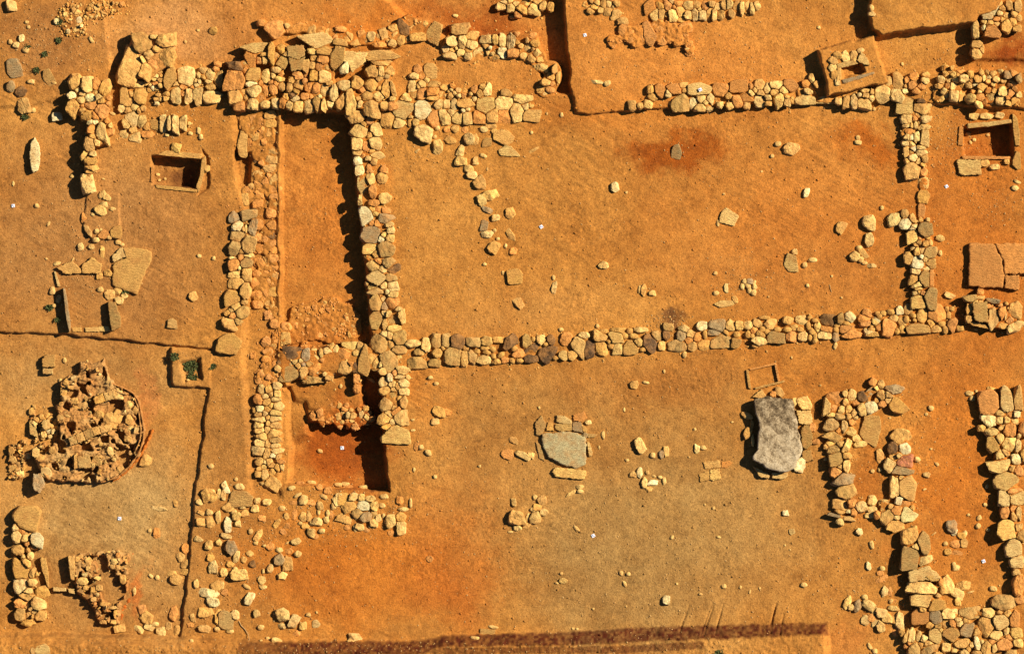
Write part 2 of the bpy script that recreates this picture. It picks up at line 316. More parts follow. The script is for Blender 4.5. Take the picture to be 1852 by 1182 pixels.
def slab_verts(poly, th, tilt=0, rough=.012):
    p = np.array([(float(WX(a)), float(WY(b))) for a, b in poly])
    n = len(p); A = 0; c = np.zeros(2)
    for i in range(n):
        q = p[i]; r = p[(i+1) % n]; k = q[0]*r[1]-r[0]*q[1]; A += k; c += (q+r)*k
    c /= 3*A
    # outline resampled
    per = np.linalg.norm(np.roll(p, -1, 0)-p, axis=1); M = 88; L = np.cumsum(np.r_[0, per]); t = np.linspace(0, L[-1], M, endpoint=False); pts = []
    for s in t:
        i = np.searchsorted(L, s, 'right')-1; i = min(i, n-1); fr = (s-L[i])/max(per[i], 1e-6); pts.append(p[i]*(1-fr)+p[(i+1) % n]*fr)
    o = np.array(pts)-c
    o = (np.roll(o, 1, 0)+2*o+np.roll(o, -1, 0))/4
    thick_dir = max(np.ptp(o[:, 0]), np.ptp(o[:, 1]))
    tt = np.arange(M)*2*math.pi/M; wob = sum(am*np.sin(tt*k+rng.random()*6.28) for k, am in ((5, .35), (9, .35), (14, .3), (21, .22), (31, .15)))
    nrm = o/np.linalg.norm(o, axis=1, keepdims=True); small = min(np.ptp(o[:, 0]), np.ptp(o[:, 1])); o = o+nrm*((wob*.012+rng.normal(0, .0035, M))*min(1.6, small/.35+.35))[:, None]
    rings = []
    for fr, z in ((.1, 0), (.2, 0), (.3, 0), (.4, 0), (.5, 0), (.6, 0), (.7, 0), (.79, 0), (.87, 0), (.93, -.001), (.97, -.007), (1., -.02), (1.01, -.5*th), (1., -th)):
        r = o*fr; zz = z+rough*fbm((r[:, 0]+c[0])*83+900, (r[:, 1]+c[1])*83+900, 14, 3, 3)*(1 if fr < .97 else .5)
        if tilt: zz = zz + r[:, 0]*tilt
        rings.append(np.c_[r, np.broadcast_to(zz, M)])
    v = np.concatenate([np.array([[0, 0, 0]])]+rings+[np.array([[0, 0, -th]])]); v3 = []; f = []
    R = len(rings)
    for i in range(M):
        j = (i+1) % M; v3.append((0, 1+i, 1+j))
        for k in range(R-1):
            a, b, cc, d = 1+k*M+i, 1+(k+1)*M+i, 1+(k+1)*M+j, 1+k*M+j; v3 += [(a, b, cc), (a, cc, d)]
        v3.append((1+(R-1)*M+i, len(v)-1, 1+(R-1)*M+j))
    f = np.array(v3)
    if A < 0: f = f[:, ::-1]
    return v, f, c
def add_slab(name, poly, ztop, th, c='t', parent=None, mat=None, tilt=0, rough=.012):
    v, f, ce = slab_verts(poly, th, tilt, rough); me = np_mesh(name, v, f, mat or M_SLAB)
    o = link(name, me, (ce[0], ce[1], ztop), parent); o.color = stone_col(c); return o
# ------------------------------------------------------------------ ground
fx = np.arange(-70, 1923, 1.6); fy = np.arange(-70, 1253, 1.6)
def stretch(a):
    k = 1.6*1.33**np.arange(1, 34); k = np.cumsum(k); return np.r_[a[0]-k[::-1], a, a[-1]+k]
gx = stretch(fx); gy = stretch(fy)
X, Y = np.meshgrid(gx, gy, indexing='ij')
H = terrain(X, Y)
far = sstep(200, 900, np.maximum(np.maximum(-X, X-1852), np.maximum(-Y, Y-1182))); H = H*(1-far)+far*.05*fbm(X, Y, 2000, 5, 2)
v = np.stack([WX(X), WY(Y), H], -1).reshape(-1, 3); f = grid_faces(len(gx), len(gy))[:, ::-1]
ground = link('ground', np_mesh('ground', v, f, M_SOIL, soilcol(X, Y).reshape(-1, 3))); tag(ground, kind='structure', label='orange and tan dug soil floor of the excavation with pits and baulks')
NX, NY = len(gx), len(gy)
def gz(x, y):
    i = np.clip(np.searchsorted(gx, x)-1, 0, NX-2); j = np.clip(np.searchsorted(gy, y)-1, 0, NY-2)
    a = np.clip((x-gx[i])/(gx[i+1]-gx[i]), 0, 1); b = np.clip((y-gy[j])/(gy[j+1]-gy[j]), 0, 1)
    return (H[i, j]*(1-a)+H[i+1, j]*a)*(1-b)+(H[i, j+1]*(1-a)+H[i+1, j+1]*a)*b
# ------------------------------------------------------------------ walls: a thing with its earth core and its stones
def core_mesh(st, zt, drop=.035, step=1.6, grow=1.0, rough=.014, name='earth_core'):
    a = np.array([(s[0], s[1], s[2], s[3], s[4]) for s in st]); pad = 14
    xs = np.arange((a[:, 0]-a[:, 2]).min()-pad, (a[:, 0]+a[:, 2]).max()+pad, step); ys = np.arange((a[:, 1]-a[:, 3]).min()-pad, (a[:, 1]+a[:, 3]).max()+pad, step)
    Xc, Yc = np.meshgrid(xs, ys, indexing='ij'); F = np.zeros(Xc.shape)
    for x, y, w, d, an in a:
        t = math.radians(an); r = max(w, d)*.5+grow+6
        i0, i1 = np.searchsorted(xs, [x-r*1.5, x+r*1.5]); j0, j1 = np.searchsorted(ys, [y-r*1.5, y+r*1.5])
        dx = Xc[i0:i1, j0:j1]-x; dy = Yc[i0:i1, j0:j1]-y
        u = (dx*math.cos(t)+dy*math.sin(t))/(w*.5+grow); vv = (-dx*math.sin(t)+dy*math.cos(t))/(d*.5+grow)
        F[i0:i1, j0:j1] += np.exp(-(u*u+vv*vv)**1.1)
    m = sstep(.34, .60, F+.10*fbm(Xc, Yc, 9, 41, 2)); G = gz(Xc, Yc)
    Z = G-.03+(zt-drop-G+.03)*m + m*rough*(fbm(Xc, Yc, 7, 42, 3)*1.6+.3*fbm(Xc, Yc, 30, 43, 2))
    keep = (m[:-1, :-1] > .01) | (m[1:, 1:] > .01) | (m[1:, :-1] > .01) | (m[:-1, 1:] > .01)
    f = grid_faces(len(xs), len(ys), keep)[:, ::-1]; used = np.unique(f); rm = np.full(Xc.size, -1); rm[used] = np.arange(len(used))
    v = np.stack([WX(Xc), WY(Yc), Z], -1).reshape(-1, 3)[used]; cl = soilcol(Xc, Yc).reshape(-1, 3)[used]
    return v, rm[f], cl
def chips(n, pick, size=(.012, .035), colors=True):
    """many tiny stones in one mesh"""
    u, f0 = ICO[1]; V = []; F = []; k = 0
    for _ in range(n):
        x, y, z = pick()
        s = rng.uniform(*size)*np.array([rng.uniform(.7, 1.4), rng.uniform(.6, 1.1), rng.uniform(.5, .8)])
        n1 = rng.normal(size=3); q = u*(1-.25*np.abs(u@(n1/np.linalg.norm(n1))))[:, None]*s; t = rng.random()*6.28
        q = q@np.array([[math.cos(t), math.sin(t), 0], [-math.sin(t), math.cos(t), 0], [0, 0, 1]])
        V.append(q+np.array([float(WX(x)), float(WY(y)), z])); F.append(f0+k); k += len(u)
    return np.concatenate(V), np.concatenate(F)
def overlaps(x, y, r, arr, f=.80):
    a = arr; return bool((np.hypot(a[:, 0]-x, a[:, 1]-y) < (r+a[:, 2])*f).any())
def wall(name, label, cat, st, z, group=None, fill=0, fr=(3.5, 7.5), fcol='ttoc', drop=.068, grow=1.0, hfull=True, zj=.026, chip=0, slabs=(), tilt=.05, rough=.014, part='stone', jz=None, poly=None):
    cx = sum(s[0] for s in st)/len(st); cy = sum(s[1] for s in st)/len(st)
    base = float(gz(cx, cy)); o = link(name, None, (float(WX(cx)), float(WY(cy)), base)); o.empty_display_size = .2
    tag(o, label, cat, group)
    disc = []
    for s in st:                             # long stones as several discs
        n = max(1, int(round(max(s[2], s[3])/max(1., min(s[2], s[3]))))); r = min(s[2], s[3])/2
        al = math.radians(s[4] + (0 if s[2] >= s[3] else 90)); L = max(s[2], s[3])/2-r
        for i in range(n):
            t = 0 if n == 1 else -1+2*i/(n-1); disc.append((s[0]+t*L*math.cos(al), s[1]+t*L*math.sin(al), r))
    arr = np.array(disc); extra = []
    xs = [s[0] for s in st]; ys = [s[1] for s in st]; tries = 0
    while len(extra) < fill and tries < fill*60:
        tries += 1
        if poly is not None:
            pa = np.array(poly); x = rng.uniform(pa[:, 0].min(), pa[:, 0].max()); y = rng.uniform(pa[:, 1].min(), pa[:, 1].max())
            if sdist(np.array([x]), np.array([y]), poly)[0] < 2: continue
        else:
            b = st[rng.integers(len(st))]; an = rng.random()*6.28; x = b[0]+math.cos(an)*(b[2]/2+rng.uniform(1, 9)); y = b[1]+math.sin(an)*(b[3]/2+rng.uniform(1, 9))
            dd = np.sort(np.hypot(arr[:, 0]-x, arr[:, 1]-y)-arr[:, 2])
            if len(dd) < 3 or dd[2] > 9: continue
        r = rng.uniform(*fr)
        if overlaps(x, y, r, arr): continue
        arr = np.vstack([arr, (x, y, r)]); extra.append((x, y, 2*r*rng.uniform(.95, 1.3), 2*r*rng.uniform(.75, 1.), rng.uniform(0, 180), str(rng.choice(list(fcol)))))
    if drop is not None:
        v, f, cl = core_mesh(st+extra, z, drop, grow=grow, rough=rough); v = v-np.array(o.location)
        c = np_mesh('earth_core', v, f, M_SOIL, cl); co = bpy.data.objects.new('earth_core', c); COL.objects.link(co); co.parent = o
    every = [(s, 0) for s in st]+[(s, 1) for s in extra]
    every.sort(key=lambda q: -q[0][2]*q[0][3]); full = np.array([q[0][:5] for q in every])
    for i, (s, ex) in enumerate(every[:100]):
        g = float(gz(s[0], s[1])); zt = z+rng.normal(0, zj)-(.012 if ex else 0); m = min(s[2], s[3])*S
        h = max(m*.6, .07)
        if hfull: h = max(h, min(zt-g+.03, m*1.3))
        add_stone(part, s, zt, o, hgt=h, tilt=tilt, grow=1.15, arr=full)
    if len(every) > 100:
        V = []; F = []; k = 0
        for s, ex in every[100:]:
            m = min(s[2], s[3])*S; vv, ff = rock_verts(s[2]*S, s[3]*S, max(m*.8, .05), False, 2); t = -math.radians(s[4])
            vv = vv@np.array([[math.cos(t), math.sin(t), 0], [-math.sin(t), math.cos(t), 0], [0, 0, 1]])
            V.append(vv+np.array([float(WX(s[0])), float(WY(s[1])), z-.02-m*.3])-np.array(o.location)); F.append(ff+k); k += len(vv)
        q = bpy.data.objects.new('small_rubble', np_mesh('small_rubble', np.concatenate(V), np.concatenate(F), M_STONE)); COL.objects.link(q); q.parent = o; q.color = stone_col('t'); tag(q, kind='stuff')
    if chip:
        def pick():
            while True:
                b = st[rng.integers(len(st))]; x = b[0]+rng.normal(0, b[2]*.6+2); y = b[1]+rng.normal(0, b[3]*.6+2)
                if not overlaps(x, y, 0, arr, .9): return x, y, max(z-drop+.004, float(gz(x, y))) if np.hypot(arr[:,0]-x, arr[:,1]-y).min() < 8 else float(gz(x, y))
        V, F = chips(chip, pick); V = V-np.array(o.location)
        q = bpy.data.objects.new('stone_chips', np_mesh('stone_chips', V, F, M_STONE)); COL.objects.link(q); q.parent = o; q.color = stone_col('o' if fcol[0] == 'o' else 't'); tag(q, kind='stuff')
    for poly_, zz, th, c in slabs: add_slab('slab', poly_, zz, th, c, o)
    return o
# ================================================================== THE WALLS
R = stones
wall('rubble_wall', 'tall broken rubble wall stub of rounded pale boulders trailing down the upper left', 'wall',
 R('A1','535 590 80 100 t;622 608 90 105 c;688 605 44 74 o;750 635 76 110 20 t;515 685 60 45 w;580 720 58 55 c;645 708 75 75 w;708 695 48 42 c;650 750 90 60 o;535 765 92 115 t;622 825 88 72 t;725 790 90 130 15 o;645 873 38 30 w;685 872 38 30 w;660 925 62 62 o;733 950 85 168 c;665 975 38 38 t;642 1030 60 108 t;695 1015 42 50 c;600 1110 30 55 30 c;665 1100 42 42 c;650 1150 80 70 T;788 897 25 42 c;780 700 30 35 o;690 660 30 30 c;590 670 40 30 c')
 +R('B1','655 15 84 44 t;640 45 42 30 t;630 122 75 132 -10 c'), .30, fill=8, chip=60)
wall('boulder_outcrop', 'big half buried tan boulders left of the platform, with a deep shadow', 'boulders',
 R('A1','1020 315 125 150 -20 t;1160 305 145 90 -15 t;1100 265 55 28 c;935 470 120 230 20 t;1060 400 70 90 t;1025 430 36 60 -20 c;1100 440 90 110 o;1180 410 110 110 t;1050 500 90 110 20 t;1130 350 80 50 t'), .25, drop=.07, fill=0, grow=5, zj=.03, tilt=.2)
wall('low_wall', 'low ragged wall of pale rounded stones between the boulder outcrop and the platform', 'wall',
 R('A1','980 605 88 46 c;895 680 60 115 5 T;985 685 80 110 -5 t;1215 575 80 170 5 T;1333 560 128 145 c;1262 672 72 112 c;1345 680 50 108 8 c;1412 680 66 108 c;1505 690 125 72 -10 c;1500 535 74 72 c;1560 560 50 112 c;1500 620 70 44 12 t;1250 600 40 30 c;1395 580 30 34 c;1420 585 26 34 w;1110 540 45 30 c;1100 570 30 26 c;1085 625 40 32 w;1140 610 36 34 c;1115 735 30 30 w;1180 700 40 34 t;1070 610 26 26 c;1130 680 30 26 t;1450 500 60 36 t;1550 460 50 36 o'), .10, fill=20, chip=90)
wall('stone_row', 'short L shaped row of pale upright pebbly stones above the slab lined shaft', 'stone row',
 R('A1','868 770 48 50 c;955 765 46 48 c;940 850 82 106 -10 c;1010 865 62 76 c;897 885 42 62 -20 c;888 952 62 56 20 c;950 930 52 46 t;968 975 86 68 10 c;1045 955 88 46 o;1095 888 84 66 T;1162 887 46 106 5 c;1205 887 34 82 c;1250 883 46 96 c;1307 880 50 82 c;1347 880 26 24 c;1020 775 36 36 t;990 790 24 40 t'), .08, fill=3, chip=40)
# the platform
wall('stone_platform', 'massive square stone platform of big flat slabs and packed cobbles', 'platform',
 R('A2','100 580 110 190 20 o;105 690 90 112 20 t;110 480 84 70 d;130 760 80 60 o;245 347 165 62 C;210 430 78 102 O;222 535 108 90 T;215 602 72 36 w;368 395 75 158 T;430 360 60 60 t;305 395 62 32 t;310 425 44 60 c;437 440 70 96 20 V;700 300 190 92 5 C;730 365 120 60 T;725 430 92 60 o;840 310 86 46 T;825 420 80 250 10 T;880 480 56 82 w;1140 400 190 55 3 T;1145 455 150 32 t;1085 515 96 76 t;1140 510 46 80 c;1195 505 62 66 t;325 550 76 92 c;415 570 62 36 c;655 540 72 76 t;740 545 92 108 c;550 545 82 52 o;235 655 106 92 c;225 735 86 72 c;310 745 66 46 c;388 735 52 62 c;370 630 52 72 o;318 640 36 90 o;430 620 42 52 t;550 610 62 72 t;490 630 42 72 t;435 735 52 62 o;490 750 46 52 c;550 760 66 76 c;625 755 66 88 c;680 735 44 112 v;735 750 32 82 c;775 740 52 52 c;625 620 52 72 o;680 635 52 82 o;742 645 62 88 c;800 670 52 152 c;705 690 28 28 w;505 680 52 42 d;600 690 62 42 o;855 720 56 104 20 t;880 615 82 66 c;930 720 90 162 -10 c;970 600 82 72 t;1080 610 112 86 t;1170 640 56 142 10 t;1125 685 76 82 c;1035 685 90 72 t;1225 640 30 102 -15 t;990 740 36 52 c;1070 770 122 96 t;1160 750 72 60 t;1220 750 62 60 o;650 470 50 50 t;700 480 60 60 o;510 400 60 40 o;400 500 70 40 t'), .21, fill=30, chip=120, drop=.07, poly=None,
 slabs=[(P('A2','468,330 590,325 600,400 545,430 475,405'),.24,.09,'v'),(P('A2','480,410 545,435 600,405 580,500 500,512'),.235,.09,'v'),(P('A2','875,365 1040,378 1030,440 985,480 935,520 900,450 860,440'),.24,.10,'c'),(P('A2','585,430 630,425 635,480 610,530 580,500'),.23,.08,'t')])
wall('cobble_wall', 'cobble wall running right from the platform corner, with one bright white block', 'wall',
 R('A2','1300 790 132 132 C;1435 780 104 112 W;1190 850 84 94 t;1265 875 74 64 c;1385 870 44 42 c;1320 700 64 46 c;1365 625 62 92 c;1430 600 52 44 c;1510 600 84 42 t;1430 670 74 72 o;1510 655 92 52 o;1510 700 92 26 t;1490 510 84 102 T;1380 540 58 42 c;1400 500 52 52 o;1515 845 62 92 o;1555 745 62 62 c;1345 870 30 50 t')
 +R('A3','28 745 62 62 c;82 745 44 84 c;20 830 76 112 c;170 735 122 60 t;105 840 74 78 c;180 840 66 82 c;265 840 92 82 o;310 755 124 122 C;440 740 112 104 c;355 825 84 92 t;440 830 82 96 o;530 795 92 122 c;575 710 122 56 c;595 760 52 42 c;635 820 112 72 T;630 755 36 26 c;45 650 24 c;85 665 26 c;120 685 30 c;155 650 34 t;200 670 24 c;320 640 60 82 c;455 665 62 50 t;60 640 24 c;25 675 30 c;230 640 40 50 o;180 780 30 c;150 790 24 w;290 620 40 40 t'), .07, fill=14, chip=120)
wall('tumbled_wall', 'tumbled half buried line of brown stones along the upper edge of the platform', 'wall',
 R('A2','390 205 120 110 o;285 165 50 40 o;560 200 72 52 o;640 210 62 62 t;710 230 46 62 o;775 240 72 62 t;850 215 72 42 o;930 260 92 62 t;1000 250 62 52 o;1065 260 70 66 c;1170 250 92 82 t;1300 200 80 120 -20 d;1400 200 112 62 t;1400 262 102 52 t;1515 235 82 120 20 T;1280 280 60 62 t;1215 310 62 50 t;960 300 70 40 t;900 280 50 40 t;1130 320 90 40 o;500 215 60 40 o;1340 160 60 40 o;1450 170 50 40 t'), .10, drop=.03, fill=12, chip=80, grow=3, tilt=.15)
wall('stone_heap', 'curved heap of tumbled pale stones at the edge of the dark red trench', 'stone heap',
 R('A3','130 215 122 82 -15 t;215 260 84 62 t;75 300 84 82 c;140 300 72 94 c;205 320 72 72 c;30 350 62 42 c;55 390 84 46 c;135 375 52 42 c;185 400 52 62 c;310 285 72 62 c;378 285 42 62 c;430 290 52 82 c;490 290 66 104 c;275 390 112 84 c;425 378 62 68 w;500 380 72 52 o;355 385 36 22 c;560 275 62 42 t;640 255 52 42 o;560 330 32 t;610 345 52 62 c;655 315 52 42 t;670 385 62 62 c;580 400 42 42 c;635 415 52 52 t;700 420 52 62 t;710 480 102 52 20 c;800 500 32 102 T;770 540 52 62 t;825 540 26 92 c;740 590 62 42 t;700 640 52 42 t;765 640 60 40 o;340 345 30 24 w'), .09, fill=14, chip=90, grow=4, tilt=.2, zj=.04)
wall('wall_footing', 'short footing of rounded stones cut by the upper edge, left of the long black shadow', 'wall',
 R('A3','425 45 66 50 c;490 50 62 62 c;565 65 84 62 t;650 60 94 62 c;710 40 62 54 t;770 50 50 60 t;600 25 72 28 c;520 25 52 28 c;440 15 50 24 c;680 15 60 30 t;540 100 50 50 o'), -.10, fill=2, chip=20)
wall('wall_footing', 'long low footing of flattened tan stones along the upper edge, middle', 'wall',
 R('A3','1035 35 54 40 t;1080 50 62 32 t;1100 25 44 36 c;1150 30 38 62 t;1185 30 38 52 c;1240 30 44 42 t;1130 75 44 42 c;1175 85 62 52 t;1240 105 62 52 t;1480 60 72 100 O;1510 100 62 80 c;1560 100 62 84 t;1280 150 62 42 t')
 +R('A4','30 45 62 72 o;65 105 72 84 c;180 45 72 54 c;120 85 54 92 t;170 110 62 54 c;225 105 54 84 c;275 105 62 74 c;325 100 44 72 t;360 105 44 72 c;408 105 54 58 t;290 50 62 62 o;345 35 44 42 t;385 50 44 42 c;430 40 42 62 t;465 40 42 72 c;485 90 42 62 t;520 60 42 92 t;560 60 36 74 c;595 60 36 74 t;630 60 36 74 c;665 45 44 54 c;235 40 60 50 t;100 30 60 40 o'), .175, fill=10, chip=60, tilt=.15)
wall('burnt_clay_patch', 'rough raised patch of burnt orange clay lumps below the upper middle footing', 'clay patch',
 R('A3','1230 285 80 50 o;1290 220 60 80 o;1340 250 110 110 o;1400 250 110 120 o;1470 240 120 130 O;1540 200 90 120 o;1380 320 60 40 o;1210 270 40 30 t;1560 290 60 60 o')
 +R('A4','155 205 88 62 o;30 250 80 110 o;100 270 70 70 o;130 300 60 40 o;170 350 30 20 c;60 200 60 60 o'), .17, drop=.0, fill=10, chip=30, rough=.03, zj=.012, fcol='o')
wall('flat_wall', 'wall of flat orange blocks and rounded stones running under the corner of the earth box', 'wall',
 R('A3','1355 755 44 62 t;1460 745 54 52 c;1410 755 40 40 t;1500 690 62 52 t;1480 640 40 62 t;1555 650 70 84 O')
 +R('A4','70 635 104 62 O;30 670 42 42 c;260 645 170 88 5 C;140 610 60 40 t;120 745 115 88 v;215 740 62 62 w;255 768 112 50 c;320 775 42 36 c;330 700 42 62 c;265 705 52 60 c;400 640 110 80 o;400 750 42 42 c;470 755 48 42 c;530 730 74 74 o;460 685 42 42 t;545 620 130 80 O;685 610 78 72 t;735 635 42 92 c;800 608 92 52 c;620 665 42 42 c;690 665 48 46 c;685 720 66 84 c;740 695 42 42 c;825 710 62 94 c;790 660 52 42 t;745 740 42 30 t;878 725 42 58 c;915 715 26 46 t;1008 712 146 62 c;975 655 42 48 c;1030 650 58 48 c;1020 600 62 50 o;1080 600 42 50 t;1150 715 126 46 c;1245 725 52 42 c;1300 730 52 72 t;1355 730 46 84 c;1430 735 88 78 c;1440 650 62 32 c;1395 680 30 26 w;1480 695 36 52 c;900 610 90 80 O;590 700 90 60 O')
 +R('A5','425 755 120 122 c;480 660 62 78 c;550 660 100 112 t;545 770 96 92 c;605 740 42 32 w;660 690 72 62 o;770 655 56 52 c;680 625 62 62 o;775 610 52 42 t;740 700 62 52 o;700 740 60 50 o'), .20, fill=14, chip=120)
wall('jumbled_wall', 'thick jumbled wall of small broken stones at the right edge above the shaded slab shaft', 'wall',
 R('A5','900 650 54 62 c;965 640 42 62 t;1015 650 52 62 c;885 700 52 42 t;860 775 42 92 c;890 790 74 60 c;920 750 42 62 c;1000 770 92 92 c;1065 770 44 72 t;1090 640 92 64 c;1140 800 92 60 c;1120 690 62 52 t;1165 685 32 32 w;1195 640 62 62 t;1250 630 32 62 c;1230 710 62 60 t;1215 790 62 92 o;1300 800 52 92 c;1345 645 52 60 c;1365 690 50 42 w;1400 740 62 102 c;1390 810 92 70 c;1435 610 84 62 g;1485 660 62 52 t;1520 640 52 82 v;1470 760 52 62 o;1530 770 42 42 c;1060 585 62 28 o;970 580 44 24 t;1320 600 62 42 t;1500 820 62 54 t;1280 740 40 50 o;1330 740 40 40 t;950 700 40 40 o;1170 740 50 40 o;1440 830 50 40 t'), .22, fill=24, chip=150, zj=.045, tilt=.3)
wall('corner_wall', 'upper right corner wall of large cream blocks with a leg turning down', 'wall',
 R('A5','1440 50 60 70 T;1375 30 34 50 t;1520 60 50 90 T;1380 110 44 40 c;1430 130 60 40 t;1490 120 50 46 t;1530 150 40 50 c;1290 140 60 30 T;1180 250 52 120 c;1245 230 40 42 w;1290 245 150 90 O;1430 215 84 92 t;1510 235 60 50 T;1190 370 80 62 T;1185 435 82 80 t;1230 400 30 60 t;1350 160 60 30 o'), .30, fill=6, chip=30,
 slabs=[(P('A5','1215,20 1350,18 1370,60 1330,120 1310,165 1230,160 1205,90'),.34,.16,'w')])
wall('cross_wall', 'short cross wall with a long black shadow dividing the big room from the right side', 'wall',
 R('A5','620 865 122 132 C;740 870 124 110 t;740 825 62 50 d;620 965 84 72 c;625 1020 62 32 c;640 1060 84 50 o;700 1010 30 62 c;770 970 74 62 c;760 1030 84 52 c;700 1110 62 62 w;665 1110 46 42 w;625 1110 50 52 c;770 1120 62 132 C;610 1160 52 50 c;690 960 40 40 o;660 1020 30 36 t')
 +R('B5','625 50 52 84 c;680 20 42 42 w;670 95 84 72 c;740 55 88 48 c;740 15 62 32 c;765 110 52 62 t;672 195 122 138 t;760 215 52 54 o'), .15, fill=8, chip=70)
wall('stone_line', 'single line of three flush brown stones linking the two cross walls', 'stone line',
 R('B5','757 300 80 96 5 t;762 410 76 112 10 t;745 515 52 100 O'), .045, fill=0, drop=.02)
wall('cross_wall', 'lower cross wall of grey and white angular blocks meeting the long crossing wall', 'wall',
 R('B5','605 550 52 62 v;525 590 88 78 w;618 630 92 76 w;675 590 40 72 -25 t;680 650 52 32 c;670 668 42 24 w;675 735 94 106 C;772 685 104 150 V;795 600 32 32 c;785 790 52 50 t;815 785 32 52 t;708 850 42 72 t;745 840 36 52 c;812 862 84 112 20 V;640 910 60 92 T;715 945 100 100 w;745 900 36 46 w;820 950 76 76 T;785 995 52 42 w;700 1020 72 52 c;680 1080 62 84 t;770 1070 84 130 V;825 1070 36 130 O;710 1125 84 50 c;720 780 40 40 t')
 +R('F3','640 285 150 145 C;770 240 122 225 8 V;600 190 60 40 c;640 140 80 40 c'), .14, fill=8, chip=60)
# corridor walls
wall('low_wall', 'low wall of soil covered orange stones along the left side of the long corridor', 'wall',
 R('A2','160 850 72 130 O;235 840 62 102 o;350 820 74 62 t;230 800 62 42 o;350 880 74 60 t;170 1010 84 184 T;240 970 62 92 t;290 930 42 72 o;350 945 66 62 t;250 1030 92 72 t;355 1000 62 52 o;255 1110 74 72 d;350 1070 102 62 t;345 1130 112 80 t;280 860 50 60 o;300 1010 50 50 o')
 +R('B2','350 20 104 60 t;270 65 86 68 t;260 130 54 62 o;265 195 62 62 o;255 260 62 62 o;370 95 62 72 t;375 165 74 60 o;375 215 72 44 o;375 270 88 74 t;355 330 62 62 o;310 110 50 42 o;170 230 76 94 t;80 290 60 72 o;355 430 62 62 o;350 490 52 72 d;265 420 62 62 o;270 510 62 52 o;355 550 62 52 o;280 595 92 62 o;370 600 52 42 o;365 660 62 62 o;280 690 84 62 o;370 715 62 52 o;265 770 74 52 o;260 840 84 92 o;370 780 62 52 t;350 830 84 52 o;360 890 84 72 t;260 925 84 72 o;260 985 62 60 o;340 980 62 72 t;350 1060 62 62 o;385 1030 52 52 t;380 1120 62 62 o;460 1150 62 60 o;320 760 40 50 o;180 170 60 40 o;320 900 40 50 o')
 +R('C2','325 75 62 72 o;335 140 62 44 o;320 200 52 52 o;380 240 42 62 o;340 250 52 62 o;390 40 52 72 o;455 40 60 92 T;290 290 84 42 o;340 320 52 42 o;270 340 54 52 o;380 340 42 42 o;320 370 50 40 o'), -.045, fill=30, chip=120, drop=.012, fcol='oot', zj=.014, rough=.022)
wall('cobble_wall', 'wall of dark grey rounded cobbles left of the long corridor', 'wall',
 R('B2','195 350 92 62 V;90 370 62 68 g;122 430 66 62 w;225 440 52 108 8 g;178 450 16 52 c;120 505 92 72 v;100 590 82 108 v;188 560 82 124 v;195 638 62 36 c;90 705 76 92 o;180 690 76 78 V;100 775 82 52 c;182 775 66 94 t;100 838 108 76 -15 t;172 890 60 112 t;80 945 92 116 T;165 970 42 32 t;140 1045 92 86 v;48 1050 42 36 t;115 1105 52 42 v;70 1125 102 78 25 t;80 655 40 20 c;130 725 20 30 w')
 +R('C2','62 80 128 128 T'), .10, fill=6, chip=60)
wall('corridor_wall', 'long tall rubble wall casting a wide black shadow into the corridor', 'wall',
 R('A2','970 835 102 84 t;985 935 96 98 c;1100 925 66 88 c;970 1030 72 88 c;1095 1025 86 88 c;1035 1040 52 62 o;975 1090 62 32 c;1105 1108 82 48 C;1050 1130 42 26 c;975 1150 52 52 w;1060 860 50 50 o')
 +R('B2','985 35 52 72 w;1065 90 46 84 c;1005 130 60 132 C;1145 85 58 72 t;1080 180 50 92 o;1055 25 32 62 o;1165 230 76 62 c;990 240 24 62 c;1035 360 76 120 W;1100 338 42 32 c;1175 370 102 68 g;1200 420 52 42 c;1110 410 32 42 o;1210 460 42 62 c;1205 510 46 58 c;1068 495 116 122 G;1137 522 34 42 w;1060 590 96 80 C;1172 600 116 112 v;1060 650 62 42 t;1190 690 92 84 v;1115 680 52 42 o;1090 710 92 72 v;1235 735 82 72 d;1108 797 136 96 -10 C;1210 795 72 52 v;1220 860 72 68 c;1080 860 82 32 c;1095 895 106 46 v;1185 895 32 32 w;1220 915 56 42 c;1105 975 82 112 v;1165 1000 42 52 g;1215 975 92 72 o;1110 1090 82 122 V;1160 1050 32 42 c;1230 1100 84 62 v;1285 1070 42 102 c;1165 1120 32 84 v;1235 1155 92 52 c;1265 1020 42 32 c;1180 320 60 50 o;1090 270 80 50 o;1160 30 50 50 o')
 +R('C2','1135 75 112 142 v;1262 45 96 96 v;1165 20 44 42 c;1065 195 60 60 t;1035 200 92 160 T;1105 225 46 92 t;1195 210 116 126 v;1265 125 84 52 v;1270 180 32 32 c'), .06, fill=18, chip=110, zj=.03)
wall('pit_wall', 'pale rubble wall right of the deep pit, ending in a big rough block', 'wall',
 R('C2','1282 275 86 52 c;1155 280 58 42 c;1200 325 36 62 w;1155 360 52 62 c;1275 320 84 26 c;1295 360 76 62 c;1220 375 52 42 c;1170 415 74 52 t;1300 425 72 52 c;1225 455 92 66 -30 v;1180 520 84 92 v;1297 500 42 92 t;1245 560 84 42 -40 o;1285 610 86 108 v;1165 620 74 84 t;1235 725 166 118 C;1240 290 40 40 o'), .07, fill=10, chip=50)
wall('transverse_wall', 'wall of big grey boulders closing the corridor above the deep pit', 'wall',
 R('C2','500 150 132 84 d;605 170 62 92 g;665 175 66 94 c;712 155 26 62 c;760 135 52 42 c;815 125 42 48 c;920 100 104 50 C;885 160 92 84 o;985 110 46 68 v;790 220 108 166 g;880 250 102 84 t;965 250 62 92 d;485 290 142 100 -25 V;590 280 72 66 -50 t;670 270 102 100 o;675 275 34 30 w;660 335 150 44 v;525 215 42 32 c;583 230 36 32 g;440 220 82 54 d;765 325 52 32 t;965 335 42 84 o;965 400 42 60 o;930 190 40 50 t'), .03, fill=12, chip=60, zj=.03)
